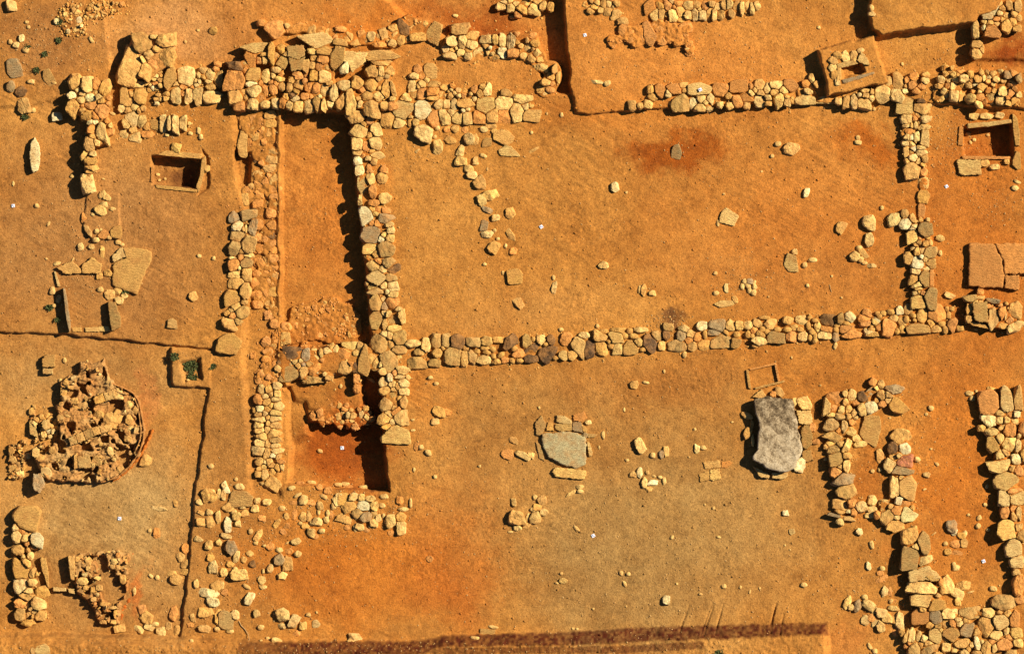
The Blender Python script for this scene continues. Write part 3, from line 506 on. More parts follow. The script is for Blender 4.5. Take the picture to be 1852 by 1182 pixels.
wall('pit_wall', 'neat wall of small cream stones along the pit left side', 'wall',
 R('C2','290 410 46 56 c;340 410 46 52 t;395 385 52 50 c;395 440 52 50 c;385 480 66 36 c;310 460 52 32 c;265 480 62 62 o;405 525 60 62 c;270 550 62 42 w;325 500 62 42 t;310 580 42 46 c;265 585 62 32 t;385 575 72 42 c;275 625 92 36 c;380 620 72 46 c;265 665 62 42 c;335 650 26 42 t;385 660 62 52 t;270 705 62 42 c;370 725 92 60 t;285 745 72 50 c;380 770 74 42 v;272 790 62 62 c;330 800 32 50 t;385 810 62 32 c;265 845 84 66 c;325 865 46 84 t;395 850 84 42 c;370 880 42 28 w;275 925 62 52 t;340 925 42 62 t;310 1015 52 60 c;265 1010 42 42 t;370 1080 96 80 30 t;330 550 40 40 t;330 610 36 36 t;330 700 36 50 t;360 950 40 30 t;430 960 26 40 c'), -.0, fill=10, chip=60, zj=.02)
wall('crossing_wall', 'long straight cobble wall crossing the whole site below the big room', 'wall',
 R('C2','1370 80 92 46 c;1455 90 56 92 c;1410 140 62 42 c;1540 70 74 92 v;1540 150 50 62 t;1395 220 112 70 v;1520 220 74 50 v')
 +R('C3','20 70 84 84 v;110 75 102 84 d;220 70 108 60 v;315 68 74 56 v;400 57 84 36 t;485 80 92 98 d;75 175 112 122 v;158 180 50 106 t;215 175 56 84 v;315 145 52 32 w;300 200 92 56 c;390 212 72 36 t;440 200 62 40 o;300 115 62 30 o;495 205 36 36 c;540 155 72 60 o;550 205 52 32 c;510 120 42 40 c;605 70 56 78 v;650 50 32 32 v;700 55 58 62 c;640 115 102 56 -35 d;775 60 52 62 d;630 190 92 46 d;750 155 120 118 -30 d;860 165 56 56 C;805 185 42 30 t;925 160 62 50 t;880 50 72 80 o;980 110 84 150 -25 v;1045 115 76 108 -10 d;1010 25 62 42 c;1130 30 92 84 t;1135 115 92 92 t;1245 40 126 98 C;1245 115 62 78 c;1345 110 102 86 T;1395 72 62 52 c;1475 80 96 118 d;1430 125 50 32 c;1560 100 46 60 c;1530 30 62 62 v;1360 30 60 40 o')
 +R('B3','1150 1178 60 30 c;1255 1172 110 34 t;1410 1168 90 32 c')
 +R('B4','30 1150 62 50 v;145 1165 62 50 c;275 1140 66 62 w;385 1142 126 94 g;475 1140 62 62 c;540 1135 54 56 c;605 1135 62 48 c;670 1125 62 52 t;755 1125 92 72 t;720 1080 92 26 c;705 1165 52 42 c;885 1100 66 46 t;985 1105 86 72 c;935 1150 62 42 t;810 1165 62 32 o;1080 1100 48 32 c;1100 1145 42 62 c;1030 1140 32 52 c;1175 1100 112 80 d;1265 1095 50 68 v;1322 1080 62 62 w;1435 1090 82 86 o;1510 1110 62 46 c;1525 1050 42 32 v;1540 1145 52 50 o;1300 1155 112 50 o;1225 1165 40 36 c;1480 1165 52 30 o;1160 1160 84 40 o;970 1165 52 32 c;880 1165 60 36 t')
 +R('C4','20 20 44 62 d;130 20 62 80 g;100 100 122 60 v;290 90 86 62 t;415 65 146 90 v;510 75 72 62 T;205 100 62 60 t;370 5 102 36 g;295 20 32 62 c;520 20 52 46 c;675 65 102 62 c;690 10 62 40 t;800 35 120 82 V;908 30 72 66 o;990 30 62 62 c;1042 40 26 42 c;1080 35 32 42 c;1150 25 96 50 c;1225 30 42 62 g;1330 15 132 50 o;1480 15 84 32 T;600 20 42 52 t;630 30 32 c;650 100 42 22 t;180 60 50 50 o;240 40 50 60 o')
 +R('F3','90 635 142 100 25 c;290 580 212 176 o;150 515 102 80 W;360 480 92 72 t;450 520 80 112 -30 v;500 490 62 82 t;190 450 62 72 c;235 420 62 60 o;325 405 90 58 c;425 395 82 82 w;525 385 92 112 v;690 445 102 152 t;860 440 190 188 o;910 545 92 62 c;1020 555 122 132 o;1110 590 92 62 o;845 600 132 72 t;650 600 246 100 T;595 500 42 32 w;1020 370 62 50 o;965 370 52 62 t;985 440 52 82 t;35 530 122 80 o;50 430 92 100 o;460 640 70 24 c'), .085, fill=26, chip=260, drop=.07, zj=.018)
wall('stone_cairn', 'compact pile of grey leaning slabs at the right end of the long crossing wall', 'cairn',
 R('F3','1240 250 162 70 V;1350 240 92 52 t;1500 470 110 262 5 v;1222 380 64 120 t;1215 480 74 80 t;1600 430 84 190 o;1636 450 22 142 c;1590 560 112 60 t;1745 400 122 160 t;1735 570 152 92 -30 c;1640 310 42 36 t;1500 280 202 42 10 g;1570 330 60 40 o'), .22, fill=6, chip=20, zj=.02,
 slabs=[(P('F3','1250,300 1420,285 1435,530 1330,520 1270,490'),.27,.14,'v'),(P('F3','1190,510 1400,540 1460,605 1250,560'),.17,.12,'t')])
# right hand enclosure
wall('enclosure_wall', 'upper and left wall of the small narrow enclosure, of mixed angular stones', 'wall',
 R('C5','175 535 46 102 C;240 480 104 84 o;300 440 36 42 c;350 455 58 82 c;300 495 46 46 t;430 460 92 60 d;480 430 122 36 -40 g;520 400 46 42 c;555 450 62 74 t;640 410 122 50 g;610 450 62 50 v;670 525 70 120 -40 T;605 485 42 36 c;480 535 78 74 w;420 545 50 74 -35 C;325 555 42 62 t;360 580 42 52 c;272 555 46 58 c;205 590 62 28 c;260 600 84 42 v;205 660 88 86 v;295 680 42 88 c;350 640 42 50 o;340 710 78 50 15 c;220 745 112 72 v;200 795 84 30 c;215 835 92 62 v;305 815 50 92 25 c;235 905 84 100 V;310 880 52 50 t;308 950 46 92 c;240 1000 88 62 o;285 1050 132 84 g;305 1135 110 102 v;265 960 32 c;560 510 50 40 o;380 500 60 40 o;225 540 50 60 o')
 +R('D5','268 118 100 76 t;345 110 62 66 o;405 135 86 66 -15 c;260 170 62 32 t;325 165 32 22 w;240 195 104 16 15 G;320 215 62 26 T'), .15, fill=10, chip=80)
wall('enclosure_wall', 'right wall of the narrow enclosure with one purple red stone and a big orange slab', 'wall',
 R('C5','695 745 112 96 t;725 830 70 82 w;640 830 62 82 d;620 940 68 96 c;725 920 100 88 r;705 995 132 72 G;745 1105 90 152 T;650 1110 52 122 c;685 880 32 32 c')
 +R('D5','688 90 52 62 w;670 160 84 66 o;745 185 112 94 W;600 205 96 92 v;650 265 112 66 t;575 115 56 58 c;740 108 92 32 o;625 130 32 t;530 190 42 52 o'), .14, fill=5, chip=50)
wall('block_wall', 'wall of big pale flat blocks with a scalloped black shadow, lower right', 'wall',
 R('D5','765 345 108 112 t;855 395 80 162 -12 V;770 490 112 164 V;870 510 92 60 -30 c;925 640 112 32 V;865 710 222 76 c;860 805 166 92 C;935 830 142 60 -20 T'), .19, fill=5, chip=40, zj=.012,
 slabs=[(P('D5','748,595 890,550 950,600 985,640 870,655 752,670'),.20,.12,'c')])
wall('end_wall', 'broad wall of large mixed blocks across the lower right corner', 'wall',
 R('D5','840 910 112 102 O;940 920 86 92 G;1045 895 102 62 c;1185 890 156 72 -5 v;1320 890 86 62 c;1430 815 160 96 v;1540 790 62 62 o;1300 985 112 122 t;1405 945 112 102 C;1505 930 66 102 o;1165 1000 110 98 G;1045 1035 132 102 T;945 1045 86 102 C;965 985 52 38 v;1015 975 52 52 t;1065 965 46 48 o;1120 965 50 42 c;1105 935 52 28 c;1375 1045 92 62 c;1510 1030 92 72 C;1450 1020 42 52 c;1130 1105 122 60 -10 t;905 1140 142 66 -15 v;790 1140 84 84 v;770 1055 56 92 15 c;735 1050 26 92 15 c;820 1060 42 62 c;860 1070 52 42 c;905 975 52 42 t;1020 1130 62 60 c;1080 1150 42 36 c;1245 1105 46 102 w;1310 1130 72 102 t;1430 1110 112 82 o;1530 1100 62 52 c;1360 1130 42 62 c;1240 1175 60 40 t;1150 1170 60 40 c;950 1190 80 50 t;1480 1180 70 50 t'), .15, fill=16, chip=120, zj=.02)
wall('edge_wall', 'long wall of large golden flat blocks running down the right edge', 'wall',
 R('C5','1325 510 126 150 O;1450 500 84 162 C;1530 490 56 150 T;1325 625 112 62 20 w;1400 580 62 36 c;1400 625 62 52 c;1450 625 40 52 c;1515 585 46 62 w;1270 685 52 42 t;1340 715 92 50 c;1470 700 84 102 o;1350 795 76 112 V;1400 760 50 72 c;1470 800 92 102 c;1525 810 42 82 c;1400 880 50 82 c;1410 945 140 108 C;1520 905 72 72 w;1450 1060 152 138 C;1530 985 52 72 o;1500 1130 102 32 o;1570 700 60 90 o;1580 880 60 90 t')
 +R('D5','1430 75 72 112 C;1525 75 92 108 C;1435 170 62 82 o;1505 200 42 72 t;1535 180 32 130 c;1460 290 128 118 C;1500 430 98 112 C;1520 530 86 92 C;1515 595 46 46 c;1530 690 66 130 o;1555 330 50 70 t'), .20, fill=8, chip=60, zj=.015)
wall('edge_wall', 'left edge wall of pale boulders topped by a large flat block and a white cube', 'wall',
 R('D1','185 230 148 176 T;125 340 66 84 c;262 375 74 108 W;180 355 52 52 c;130 440 72 62 t;215 485 36 52 c;150 580 100 146 -12 T;190 535 40 72 -25 t;232 605 46 76 20 t;262 615 26 t;152 690 102 100 c;225 670 62 52 c;198 733 58 42 c;300 745 76 72 t;190 770 104 62 t;262 820 92 92 c;155 820 82 62 o;280 905 92 62 t;150 900 84 82 t;220 860 32 30 t;200 955 84 42 t;165 490 24 26 c;240 420 50 30 o'), .08, fill=8, chip=50, zj=.03)
# heaps
wall('rubble_mound', 'soil covered mound of small rubble at the lower end of the corridor', 'rubble mound',
 R('F6','440 240 60 50 o;350 310 44 60 o;420 300 70 60 t;340 385 50 56 o;700 180 50 60 t;800 150 60 44 o;850 210 56 50 o;800 240 50 50 t;740 260 60 60 o;660 270 60 70 o;580 240 60 70 o;510 250 50 60 o;1080 350 60 70 o;1060 460 90 60 t;1040 395 50 44 t;970 380 40 100 t;900 480 60 60 o;850 440 46 80 t;760 555 70 50 o;640 560 90 60 o;700 440 60 70 o;600 500 70 70 o;480 500 70 70 o;430 560 90 50 30 o;850 590 70 40 40 t;940 560 90 40 40 t;990 560 40 80 -20 t;470 700 60 50 o;240 600 96 130 O;240 480 60 70 o;350 600 80 80 o;540 330 70 60 o;620 350 70 60 o;900 300 70 60 o;960 310 50 50 t'), -.215, drop=.0, fill=62, fr=(2.6, 5.), fcol='oot', chip=160, grow=5, poly=P('F6','330,260 420,200 640,240 800,130 1000,260 1110,320 1110,520 980,640 700,620 430,600 340,500'), rough=.02, zj=.015)
wall('fallen_stone_bank', 'crumbling bank of soil and stones projecting across the deep pit', 'stone bank',
 R('C2','660 600 50 50 o;700 580 60 60 o;760 575 70 70 o;840 600 40 60 t;870 590 40 70 t;900 590 40 60 c;935 600 40 60 t;840 530 30 50 t;1000 590 36 60 c;1030 605 46 50 c;1000 640 90 40 v;780 620 50 40 o;720 620 60 40 o;860 640 50 24 t;930 635 40 26 c;880 555 50 40 o;1030 545 40 30 t'), -.15, fill=14, fcol='oot', chip=60, grow=2, drop=.03, rough=.02)
wall('rubble_heap', 'spread of small pale rubble at the top of the upper left corner', 'rubble heap',
 R('A1','550 90 60 40 c;530 75 40 50 t;565 148 60 52 W;470 105 40 36 c;495 80 36 30 c;670 105 36 30 c;735 90 60 30 25 t;710 40 40 30 t;770 40 50 40 t;830 60 60 40 c;545 215 50 40 c;490 225 30 30 w;580 190 24 24 w;690 60 40 30 c;610 120 30 24 c'), .10, drop=.03, fill=82, fr=(1.6, 4.2), fcol='ttcco', chip=260, poly=P('A1','440,210 430,100 480,40 640,10 880,10 880,80 770,95 720,130 640,130 600,240 520,260'), grow=2.5, zj=.03, hfull=False)
# ================================================================== KILNS
def mound(name, label, cat, outline, z, holes, frag, frc, bits, extra=()):
    a = np.array(outline); c0 = a.mean(0); o = link(name, None, (float(WX(c0[0])), float(WY(c0[1])), float(gz(c0[0], c0[1])))); tag(o, label, cat)
    xs = np.arange(a[:, 0].min()-10, a[:, 0].max()+10, 1.15); ys = np.arange(a[:, 1].min()-10, a[:, 1].max()+10, 1.15)
    Xc, Yc = np.meshgrid(xs, ys, indexing='ij')
    sd = sdist(Xc+3*vn(Xc, Yc, 11, 51)+1.5*vn(Xc, Yc, 4, 52), Yc+3*vn(Xc, Yc, 11, 53)+1.5*vn(Xc, Yc, 4, 54), outline); m = sstep(-1.5, 2.5, sd); G = gz(Xc, Yc)
    def top(x, y): return z+.035*fbm(x, y, 45, 55, 2)
    rd_ = 1-2*np.abs(fbm((Xc-.36*Yc)*.6, (Yc+.36*Xc)*1.5, 26, 56, 4, .55)); pit = sstep(.26, .36, fbm(Xc, Yc, 15, 63, 2, .5))
    Z = G-.03+(top(Xc, Yc)-.06-G)*m+m*(.085*rd_+.028*fbm(Xc, Yc, 6, 64, 3, .7)-.19*pit)
    hs = []; HW = np.zeros(Xc.shape)
    for h, hz in holes:
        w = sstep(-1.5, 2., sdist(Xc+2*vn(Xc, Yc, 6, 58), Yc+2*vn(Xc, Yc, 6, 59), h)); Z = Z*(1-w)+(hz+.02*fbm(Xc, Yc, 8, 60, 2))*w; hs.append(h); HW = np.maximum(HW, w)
    keep = (m[:-1, :-1] > .01) | (m[1:, 1:] > .01)
    f = grid_faces(len(xs), len(ys), keep)[:, ::-1]; used = np.unique(f); rm = np.full(Xc.size, -1); rm[used] = np.arange(len(used))
    v = np.stack([WX(Xc), WY(Yc), Z], -1).reshape(-1, 3)[used]-np.array(o.location)
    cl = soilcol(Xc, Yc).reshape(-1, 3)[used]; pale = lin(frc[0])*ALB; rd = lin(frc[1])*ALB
    w = sstep(-.3, .5, fbm(Xc, Yc, 25, 61, 3)).reshape(-1)[used][:, None]; cl = cl*.35+.65*(pale*w+rd*(1-w)); cl *= (1+.22*fbm(Xc, Yc, 6, 62, 3)).reshape(-1)[used][:, None]
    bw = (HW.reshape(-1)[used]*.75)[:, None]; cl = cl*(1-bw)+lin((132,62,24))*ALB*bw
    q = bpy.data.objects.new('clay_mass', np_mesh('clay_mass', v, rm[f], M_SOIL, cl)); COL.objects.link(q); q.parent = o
    arr = np.array([(s[0], s[1], min(s[2], s[3])/2) for s in bits] or [(0, 0, 0)]); n = 0; t = 0; rest = []
    bits = [b for b in bits if b[5] != 'o']
    for s in bits: add_stone('brick_fragment', s, float(top(s[0], s[1]))+rng.normal(.0, .015), o, hgt=max(.07, min(s[2], s[3])*S*.7), tilt=.15)
    while n < frag and t < frag*40:
        t += 1; x = rng.uniform(a[:, 0].min(), a[:, 0].max()); y = rng.uniform(a[:, 1].min(), a[:, 1].max()); p = (np.array([x]), np.array([y]))
        if sdist(*p, outline)[0] < 2 or any(sdist(*p, h)[0] > -1.5 for h in hs): continue
        r = 1.3+2.6*rng.random()**2.2
        if overlaps(x, y, r, arr, .8): continue
        arr = np.vstack([arr, (x, y, r)]); n += 1; s = (x, y, 2*r*rng.uniform(1, 1.5), 2*r*rng.uniform(.7, 1), rng.uniform(0, 180), str(rng.choice(list('TTCCOV'))) if rng.random() < .7 else str(rng.choice(list('ttco'))))
        rest.append(s)
    rest.sort(key=lambda q: -q[2]*q[3]); k = max(0, 100-len(bits))
    for s in rest[:k]: add_stone('brick_fragment', s, float(top(s[0], s[1]))+rng.normal(.0, .022), o, hgt=max(.05, s[3]*S*1.1), tilt=.55)
    if rest[k:]:
        V = []; F = []; kk = 0
        for s in rest[k:]:
            vv, ff = rock_verts(s[2]*S, s[3]*S, max(.04, s[3]*S*.8), s[5].isupper(), 2); tt = rng.random()*6.28; vv = vv@np.array([[math.cos(tt), math.sin(tt), 0], [-math.sin(tt), math.cos(tt), 0], [0, 0, 1]])
            vv[:, 2] += vv[:, 0]*rng.normal(0, .5)+vv[:, 1]*rng.normal(0, .4)
            V.append(vv+np.array([float(WX(s[0])), float(WY(s[1])), float(top(s[0], s[1]))-.03+rng.normal(0, .012)])-np.array(o.location)); F.append(ff+kk); kk += len(vv)
        q = bpy.data.objects.new('small_fragments', np_mesh('small_fragments', np.concatenate(V), np.concatenate(F), M_STONE)); COL.objects.link(q); q.parent = o; q.color = stone_col('t'); tag(q, kind='stuff')
    return o, top
k1, top1 = mound('collapsed_kiln', 'large round collapsed clay kiln full of broken masonry and dark holes', 'kiln',
 P('E1','625,75 850,50 885,220 990,280 1080,330 1150,450 1185,680 1150,850 1050,980 920,1075 700,1105 350,1080 270,930 205,850 300,775 430,720 440,600 430,430 480,220 560,190 620,180'), .12,
 [(P('E1',s), z) for s, z in (('890,400 1000,390 1000,470 900,520 840,590 820,580 880,520',-.20),('640,780 720,755 750,820 650,830',-.18),('935,660 1000,650 1045,760 1010,765',-.20),('810,705 880,695 880,750 830,760',-.15),('925,795 1040,880 1055,990 1010,960 970,880',-.20),('500,960 560,880 590,980 540,960',-.15),('650,980 730,975 755,1010 660,1045',-.18),('610,250 680,260 695,350 650,335',-.17),('690,140 715,150 720,200 695,200',-.15),('840,100 865,180 820,180',-.15),('400,650 455,600 465,700 440,780 380,720',-.17),('450,240 480,300 470,420 440,430',-.17),('540,640 600,620 560,690',-.08),('520,400 550,430 540,480 490,450',-.15),('720,480 760,480 770,530',-.12),('1110,420 1150,560 1130,600 1100,480',-.05),('1045,780 1110,760 1090,850',-.10))], 105, ((226,180,112),(214,150,84)),
 R('E1','960 345 90 80 c;790 480 120 90 o;800 520 90 70 t;600 320 76 110 o;510 400 80 70 o;590 400 60 50 t;500 320 50 70 t;260 840 62 84 C;300 890 60 60 t;350 1010 90 90 C;400 820 60 60 t;560 600 150 90 -20 o;500 650 90 120 o;660 600 90 60 o;900 560 110 130 20 t;960 540 90 110 t;900 830 46 90 -20 c;980 990 60 70 t;930 980 60 60 o;1060 430 60 70 c;1110 480 50 60 t;1060 560 60 80 t;1070 640 70 70 c;1050 700 60 90 t;1110 700 50 80 o;790 910 80 90 v;660 150 70 110 o;760 160 60 90 o;840 270 70 80 o;740 280 80 70 o;470 460 60 40 o;660 430 90 80 -30 v;600 470 60 50 t;470 540 60 50 v;530 510 60 50 v;700 60 20 20 c;520 240 50 50 t;350 600 60 80 v'))
def bar(o, tile, s, z, c, name='brick_course', th=.14):
    return add_slab(name, P(tile, s), z, th, c, o, M_STONE)
for s, c in (('540,715 600,688 622,760 560,782','v'),('602,687 662,660 688,735 625,758','t'),('664,659 735,630 760,700 690,733','v'),('737,629 800,615 820,680 762,698','t'),('802,614 905,600 915,650 822,678','t'),('750,375 835,330 860,405 775,430','t'),('837,329 935,300 945,375 862,404','v'),('590,860 615,845 620,970 590,985','t'),('618,870 725,865 735,970 625,975','v')): bar(k1, 'E1', s, .18, c)
# curved clay shell on the kiln's right side
def ring(o, pts, w, z, th, col, name='clay_rim'):
    p = np.array([(float(WX(a)), float(WY(b))) for a, b in pts]); q = []
    for i in range(len(p)-1):
        for t in np.linspace(0, 1, 12, endpoint=False): q.append(p[i]*(1-t)+p[i+1]*t)
    q.append(p[-1]); q = np.array(q)
    for _ in range(6): q[1:-1] = (q[:-2]+2*q[1:-1]+q[2:])/4
    tg = np.gradient(q, axis=0); tg /= np.linalg.norm(tg, axis=1, keepdims=True); nn = np.c_[-tg[:, 1], tg[:, 0]]
    V = []; F = []; K = 6
    for i in range(len(q)):
        ww = w*S*(1+.35*math.sin(i*.7)+rng.normal(0, .12)); zz = z+rng.normal(0, .006)
        if i in (0, len(q)-1): ww *= .4
        for k, (a, b) in enumerate(((-.5, -th), (-.5, -.01), (-.25, .004), (.25, .004), (.5, -.01), (.5, -th))): V.append((q[i, 0]+nn[i, 0]*ww*a-o.location[0], q[i, 1]+nn[i, 1]*ww*a-o.location[1], zz+b-o.location[2]))
    for i in range(len(q)-1):
        for k in range(K-1): a = i*K+k; F.append((a, a+1, a+K+1, a+K))
    V = np.array(V); gxp = (V[:, 0]+o.location[0])/S+926; gyp = 591-(V[:, 1]+o.location[1])/S
    cl = lin(col)*ALB*(1+.2*fbm(gxp, gyp, 9, 71, 2))[:, None]
    e = bpy.data.objects.new(name, np_mesh(name, V, np.array(F), M_SOIL, cl)); COL.objects.link(e); e.parent = o
ring(k1, P('E1','900,250 1000,285 1090,330 1140,400 1165,520 1185,640 1180,740 1140,850 1060,960 960,1050 820,1095'), 3.2, .11, .25, (206,140,74))
ring(k1, P('E1','1100,370 1135,450 1150,560 1160,660 1150,740 1110,830'), 2.2, .12, .25, (214,152,84))
ring(k1, P('E1','1260,640 1230,720 1180,820 1130,900 1070,970 990,1040 920,1085'), 4.2, -.03, .15, (222,128,48))
ring(k1, P('E1','925,300 985,330 1040,345'), 3., .15, .25, (220,165,95))
k3, _t = mound('kiln_arm', 'ragged clay mass at the left edge beside the collapsed kiln', 'clay mass', P('E1','20,765 110,760 150,800 175,880 165,1000 130,1065 20,1070'), .0, [], 60, ((214,166,100),(202,128,62)), R('E1','50 820 50 60 t;90 850 60 60 o;60 900 60 60 t;110 940 60 60 o;60 980 70 60 t;130 1020 60 70 c;190 870 60 50 c'))
k4, _t = mound('clay_spur', 'low orange clay spur with a pale upright post stone left of the kiln', 'clay mass', P('E1','110,755 190,690 210,570 190,480 240,440 260,520 265,660 330,680 390,700 300,750 200,800'), -.03, [], 14, ((212,156,90),(214,132,66)), R('E1','235 620 56 120 C;220 490 50 60 t;240 450 30 40 t;200 730 90 60 o'))
wall('cobble_cluster', 'round cluster of small stones left of the kiln with a crescent shadow', 'stone cluster', R('E1','310 540 56 56 t;350 525 50 40 t;330 590 60 60 c;380 560 60 60 t;360 620 70 60 c;320 640 50 40 c;390 610 40 60 t;400 660 50 50 c;370 660 50 40 w;300 580 30 40 o'), .0, fill=8, chip=20, zj=.03, tilt=.2)
k2, top2 = mound('small_kiln', 'small shield shaped clay kiln with a pointed lower end and a dark hollow', 'kiln',
 P('F1','385,130 640,105 850,90 1005,115 1025,250 1010,400 985,540 930,640 905,860 800,860 690,830 640,720 560,620 460,530 440,400 400,260'), .09,
 [(P('F1',s), z) for s, z in (('690,190 775,165 800,330 900,350 955,410 960,540 900,630 800,640 730,590 700,420',-.15),('910,350 935,420 975,470 970,540 930,600 880,640 800,650 780,610 850,570 870,480',-.18),('800,735 860,730 865,810 820,800',-.16),('650,150 770,140 785,300 800,520 860,560 770,600 725,500 700,350',-.15),('520,260 560,280 545,320',-.1),('385,385 420,400 450,460 430,470 400,440',-.1))], 55, ((224,174,106),(210,138,70)),
 R('F1','565 340 90 44 W;520 410 110 80 c;585 275 50 50 c;470 180 50 60 t;590 200 70 90 t;860 200 60 60 c;890 270 60 60 t;970 180 50 70 t;840 250 50 50 t;950 390 60 90 t;680 550 40 40 c;700 480 70 60 t;640 600 60 50 t;760 650 90 50 t;830 690 130 34 t;870 760 36 90 t;760 760 60 60 o;850 840 60 40 t;740 840 70 40 t;900 580 110 34 -35 o;640 500 60 60 t;560 480 60 50 t;850 95 36 26 c;900 97 36 24 c;800 102 36 24 t;500 150 60 40 t'))
for s, c in (('370,145 440,135 445,260 435,400 400,390 385,280','t'),('760,300 800,290 815,520 765,525 745,440','o')): bar(k2, 'F1', s, .11 if c == 't' else -.11, c, 'clay_panel', .16)
ring(k2, P('F1','1050,110 1065,250 1060,380 1030,520 1010,620 940,720 930,850'), 5.5, -.085, .1, (224,116,40))
# ================================================================== SLAB GRAVES, FRAMES, PLATFORMS
def slabset(name, label, cat, slabs, extra=(), part='slab', mat=None):
    allp = np.concatenate([np.array(s[0]) for s in slabs]); c = allp.mean(0); o = link(name, None, (float(WX(c[0])), float(WY(c[1])), float(gz(c[0], c[1])))); tag(o, label, cat)
    for s in slabs: add_slab(part, s[0], s[1], s[2], s[3], o, mat)
    for s, z in extra: add_stone('edge_stone', s, z, o)
    return o
slabset('slab_shaft', 'sunken square shaft lined with thin slabs, half in black shadow, left side', 'shaft',
 [(P('F4','250,320 420,240 1140,300 1110,405 500,350'),.045,.34,'t'),(P('F4','1130,400 1200,340 1210,480 1165,700 1120,900 1060,1060 1010,960 1090,740'),.035,.34,'t'),(P('F4','200,900 400,920 800,960 1050,1000 1040,1050 240,970'),.035,.32,'t'),(P('F4','145,560 185,560 172,860 135,850'),.03,.3,'o')],
 [(s, .04) for s in R('F4','1230 590 120 130 t')])
slabset('slab_shaft', 'sunken square shaft with a thick lintel slab at the right edge', 'shaft',
 [(P('A5','1110,1000 1300,985 1470,965 1478,995 1320,1020 1120,1040'),.05,.40,'c'),(P('A5','1480,915 1520,950 1542,1080 1540,1180 1505,1180 1485,1040'),.05,.38,'t'),(P('B5','1070,80 1470,85 1462,107 1075,107'),.04,.38,'o'),(P('B5','1025,110 1228,112 1228,235 1055,238'),.06,.08,'c'),(P('A5','1050,1020 1085,1030 1080,1180 1040,1180'),.03,.35,'o')],
 [(s, .06) for s in R('A5','1165 940 72 46 c;1265 940 102 52 c;1375 935 72 50 c')+R('B5','1260 140 72 60 t;1340 170 84 46 c;1435 125 46 42 t;1520 120 56 130 T')])
slabset('slab_grave', 'open three sided grave of upright slabs below two flat triangular slabs', 'grave',
 [(P('B1','400,725 515,675 575,730 578,765 460,770 430,745'),.09,.07,'t'),(P('B1','585,705 660,648 725,700 722,765 620,768 580,760'),.09,.07,'t'),(P('B1','385,752 396,750 432,858 412,862'),.06,.12,'c'),(P('B1','452,868 468,878 485,980 508,1150 498,1182 478,1100 462,960'),.20,.34,'g'),(P('B1','600,1150 780,1140 792,1178 610,1182'),.05,.2,'c'),(P('B1','510,1142 580,1150 585,1180 515,1182'),.03,.2,'t'),(P('B1','770,965 825,970 862,1080 865,1140 800,1180 785,1100'),.18,.34,'v')])
slabset('cover_slab', 'large weathered flat cracked slab lying beside the open slab grave', 'slab',
 [(P('B1','870,585 1000,582 1078,605 1086,650 1010,830 978,918 930,905 860,872 800,852 803,700 930,640'),.075,.09,'t'),(P('B1','800,640 860,582 925,590 925,632 803,692'),.068,.08,'c')])
slabset('slab_setting', 'small slabs set edge to edge around the pale green capstone', 'grave edging',
 [(P('C3','660,645 708,592 742,665 705,738 668,735'),.04,.06,'v'),(P('C3','800,655 925,645 922,700 850,712 805,695'),.035,.05,'v'),(P('C3','928,640 988,640 1000,718 925,700'),.04,.06,'g'),(P('C3','665,782 700,800 720,870 728,920 692,900'),.03,.05,'v'),(P('C3','778,995 810,963 1025,985 1015,1050 900,1042 805,1030'),.075,.10,'c'),(P('C3','815,592 870,596 922,630 918,655 850,650 812,640'),.05,.09,'c'),(P('C3','930,590 1010,565 1030,610 1000,640 935,632'),.035,.07,'o'),(P('C3','1030,782 1048,785 1072,860 1062,888 1045,885'),.04,.08,'c'),(P('C3','1035,722 1108,728 1090,748 1038,752'),.025,.04,'v'),(P('C3','750,645 785,640 795,705 740,702'),.04,.07,'t'),(P('C3','990,650 1035,690 1030,720 1002,712'),.03,.05,'t')],
 [(s, .05) for s in R('C3','1015 735 40 42 g;1040 642 42 32 w')])
o = add_slab('capstone', P('C3','708,725 810,716 910,710 975,728 1020,748 1024,850 1025,940 950,970 850,945 750,880 715,820'), .09, .08, 'v'); o.color = (.47,.38,.19,1); tag(o, 'pale green grey ribbed capstone covering a small grave in the lower middle', 'capstone')
o = add_slab('standing_slab', P('C4','640,475 720,466 800,468 920,480 930,560 950,650 970,740 985,810 975,870 940,950 900,990 830,1000 760,975 700,940 632,910 640,868 668,845 668,760 685,700 675,640 650,570'), .25, .17, 'g', None, M_WEATH, 0, .016); o.name = 'megalith_slab'; tag(o, 'huge dark lichen stained rectangular slab lying on a bed of stones', 'slab')
slabset('slab_bed', 'bed of flat stones propping and bordering the huge dark slab', 'stone bed',
 [(P('C4','630,462 700,405 735,460 700,478'),.05,.07,'t'),(P('C4','635,955 755,1012 755,1040 690,1036'),.07,.09,'c'),(P('C4','770,1000 885,1003 880,1035 850,1048 775,1042'),.07,.09,'c'),(P('C4','945,560 1050,558 1062,640 1050,660 965,655'),.06,.09,'c'),(P('C4','1000,660 1035,665 1062,720 1060,800 1010,838 985,820 978,700'),.07,.10,'v'),(P('C4','985,850 1050,835 1068,910 1020,928 985,890'),.05,.08,'t'),(P('C4','665,480 900,485 940,700 960,850 880,960 760,950 680,900 690,700'),.09,.1,'t')],
 [(s, .07) for s in R('C4','825 430 60 84 -35 t;780 445 42 42 o;595 595 92 36 25 t;600 715 62 84 20 t;635 770 20 84 c;630 660 22 62 t;1005 505 96 98 c;930 500 36 62 c;1060 680 42 60 o;965 945 100 102 w;1085 780 54 36 o')])
slabset('stone_setting', 'thin rectangular frame of upright stone edges set in the soil above the huge slab', 'stone frame',
 [(P('C4','605,262 700,240 800,218 806,232 700,255 612,276'),.045,.1,'o'),(P('C4','588,268 607,270 615,340 627,402 607,406 596,340'),.05,.1,'t'),(P('C4','790,234 806,230 830,350 815,356'),.05,.1,'o'),(P('C4','640,398 750,368 860,344 864,356 750,386 650,410'),.045,.1,'t')])
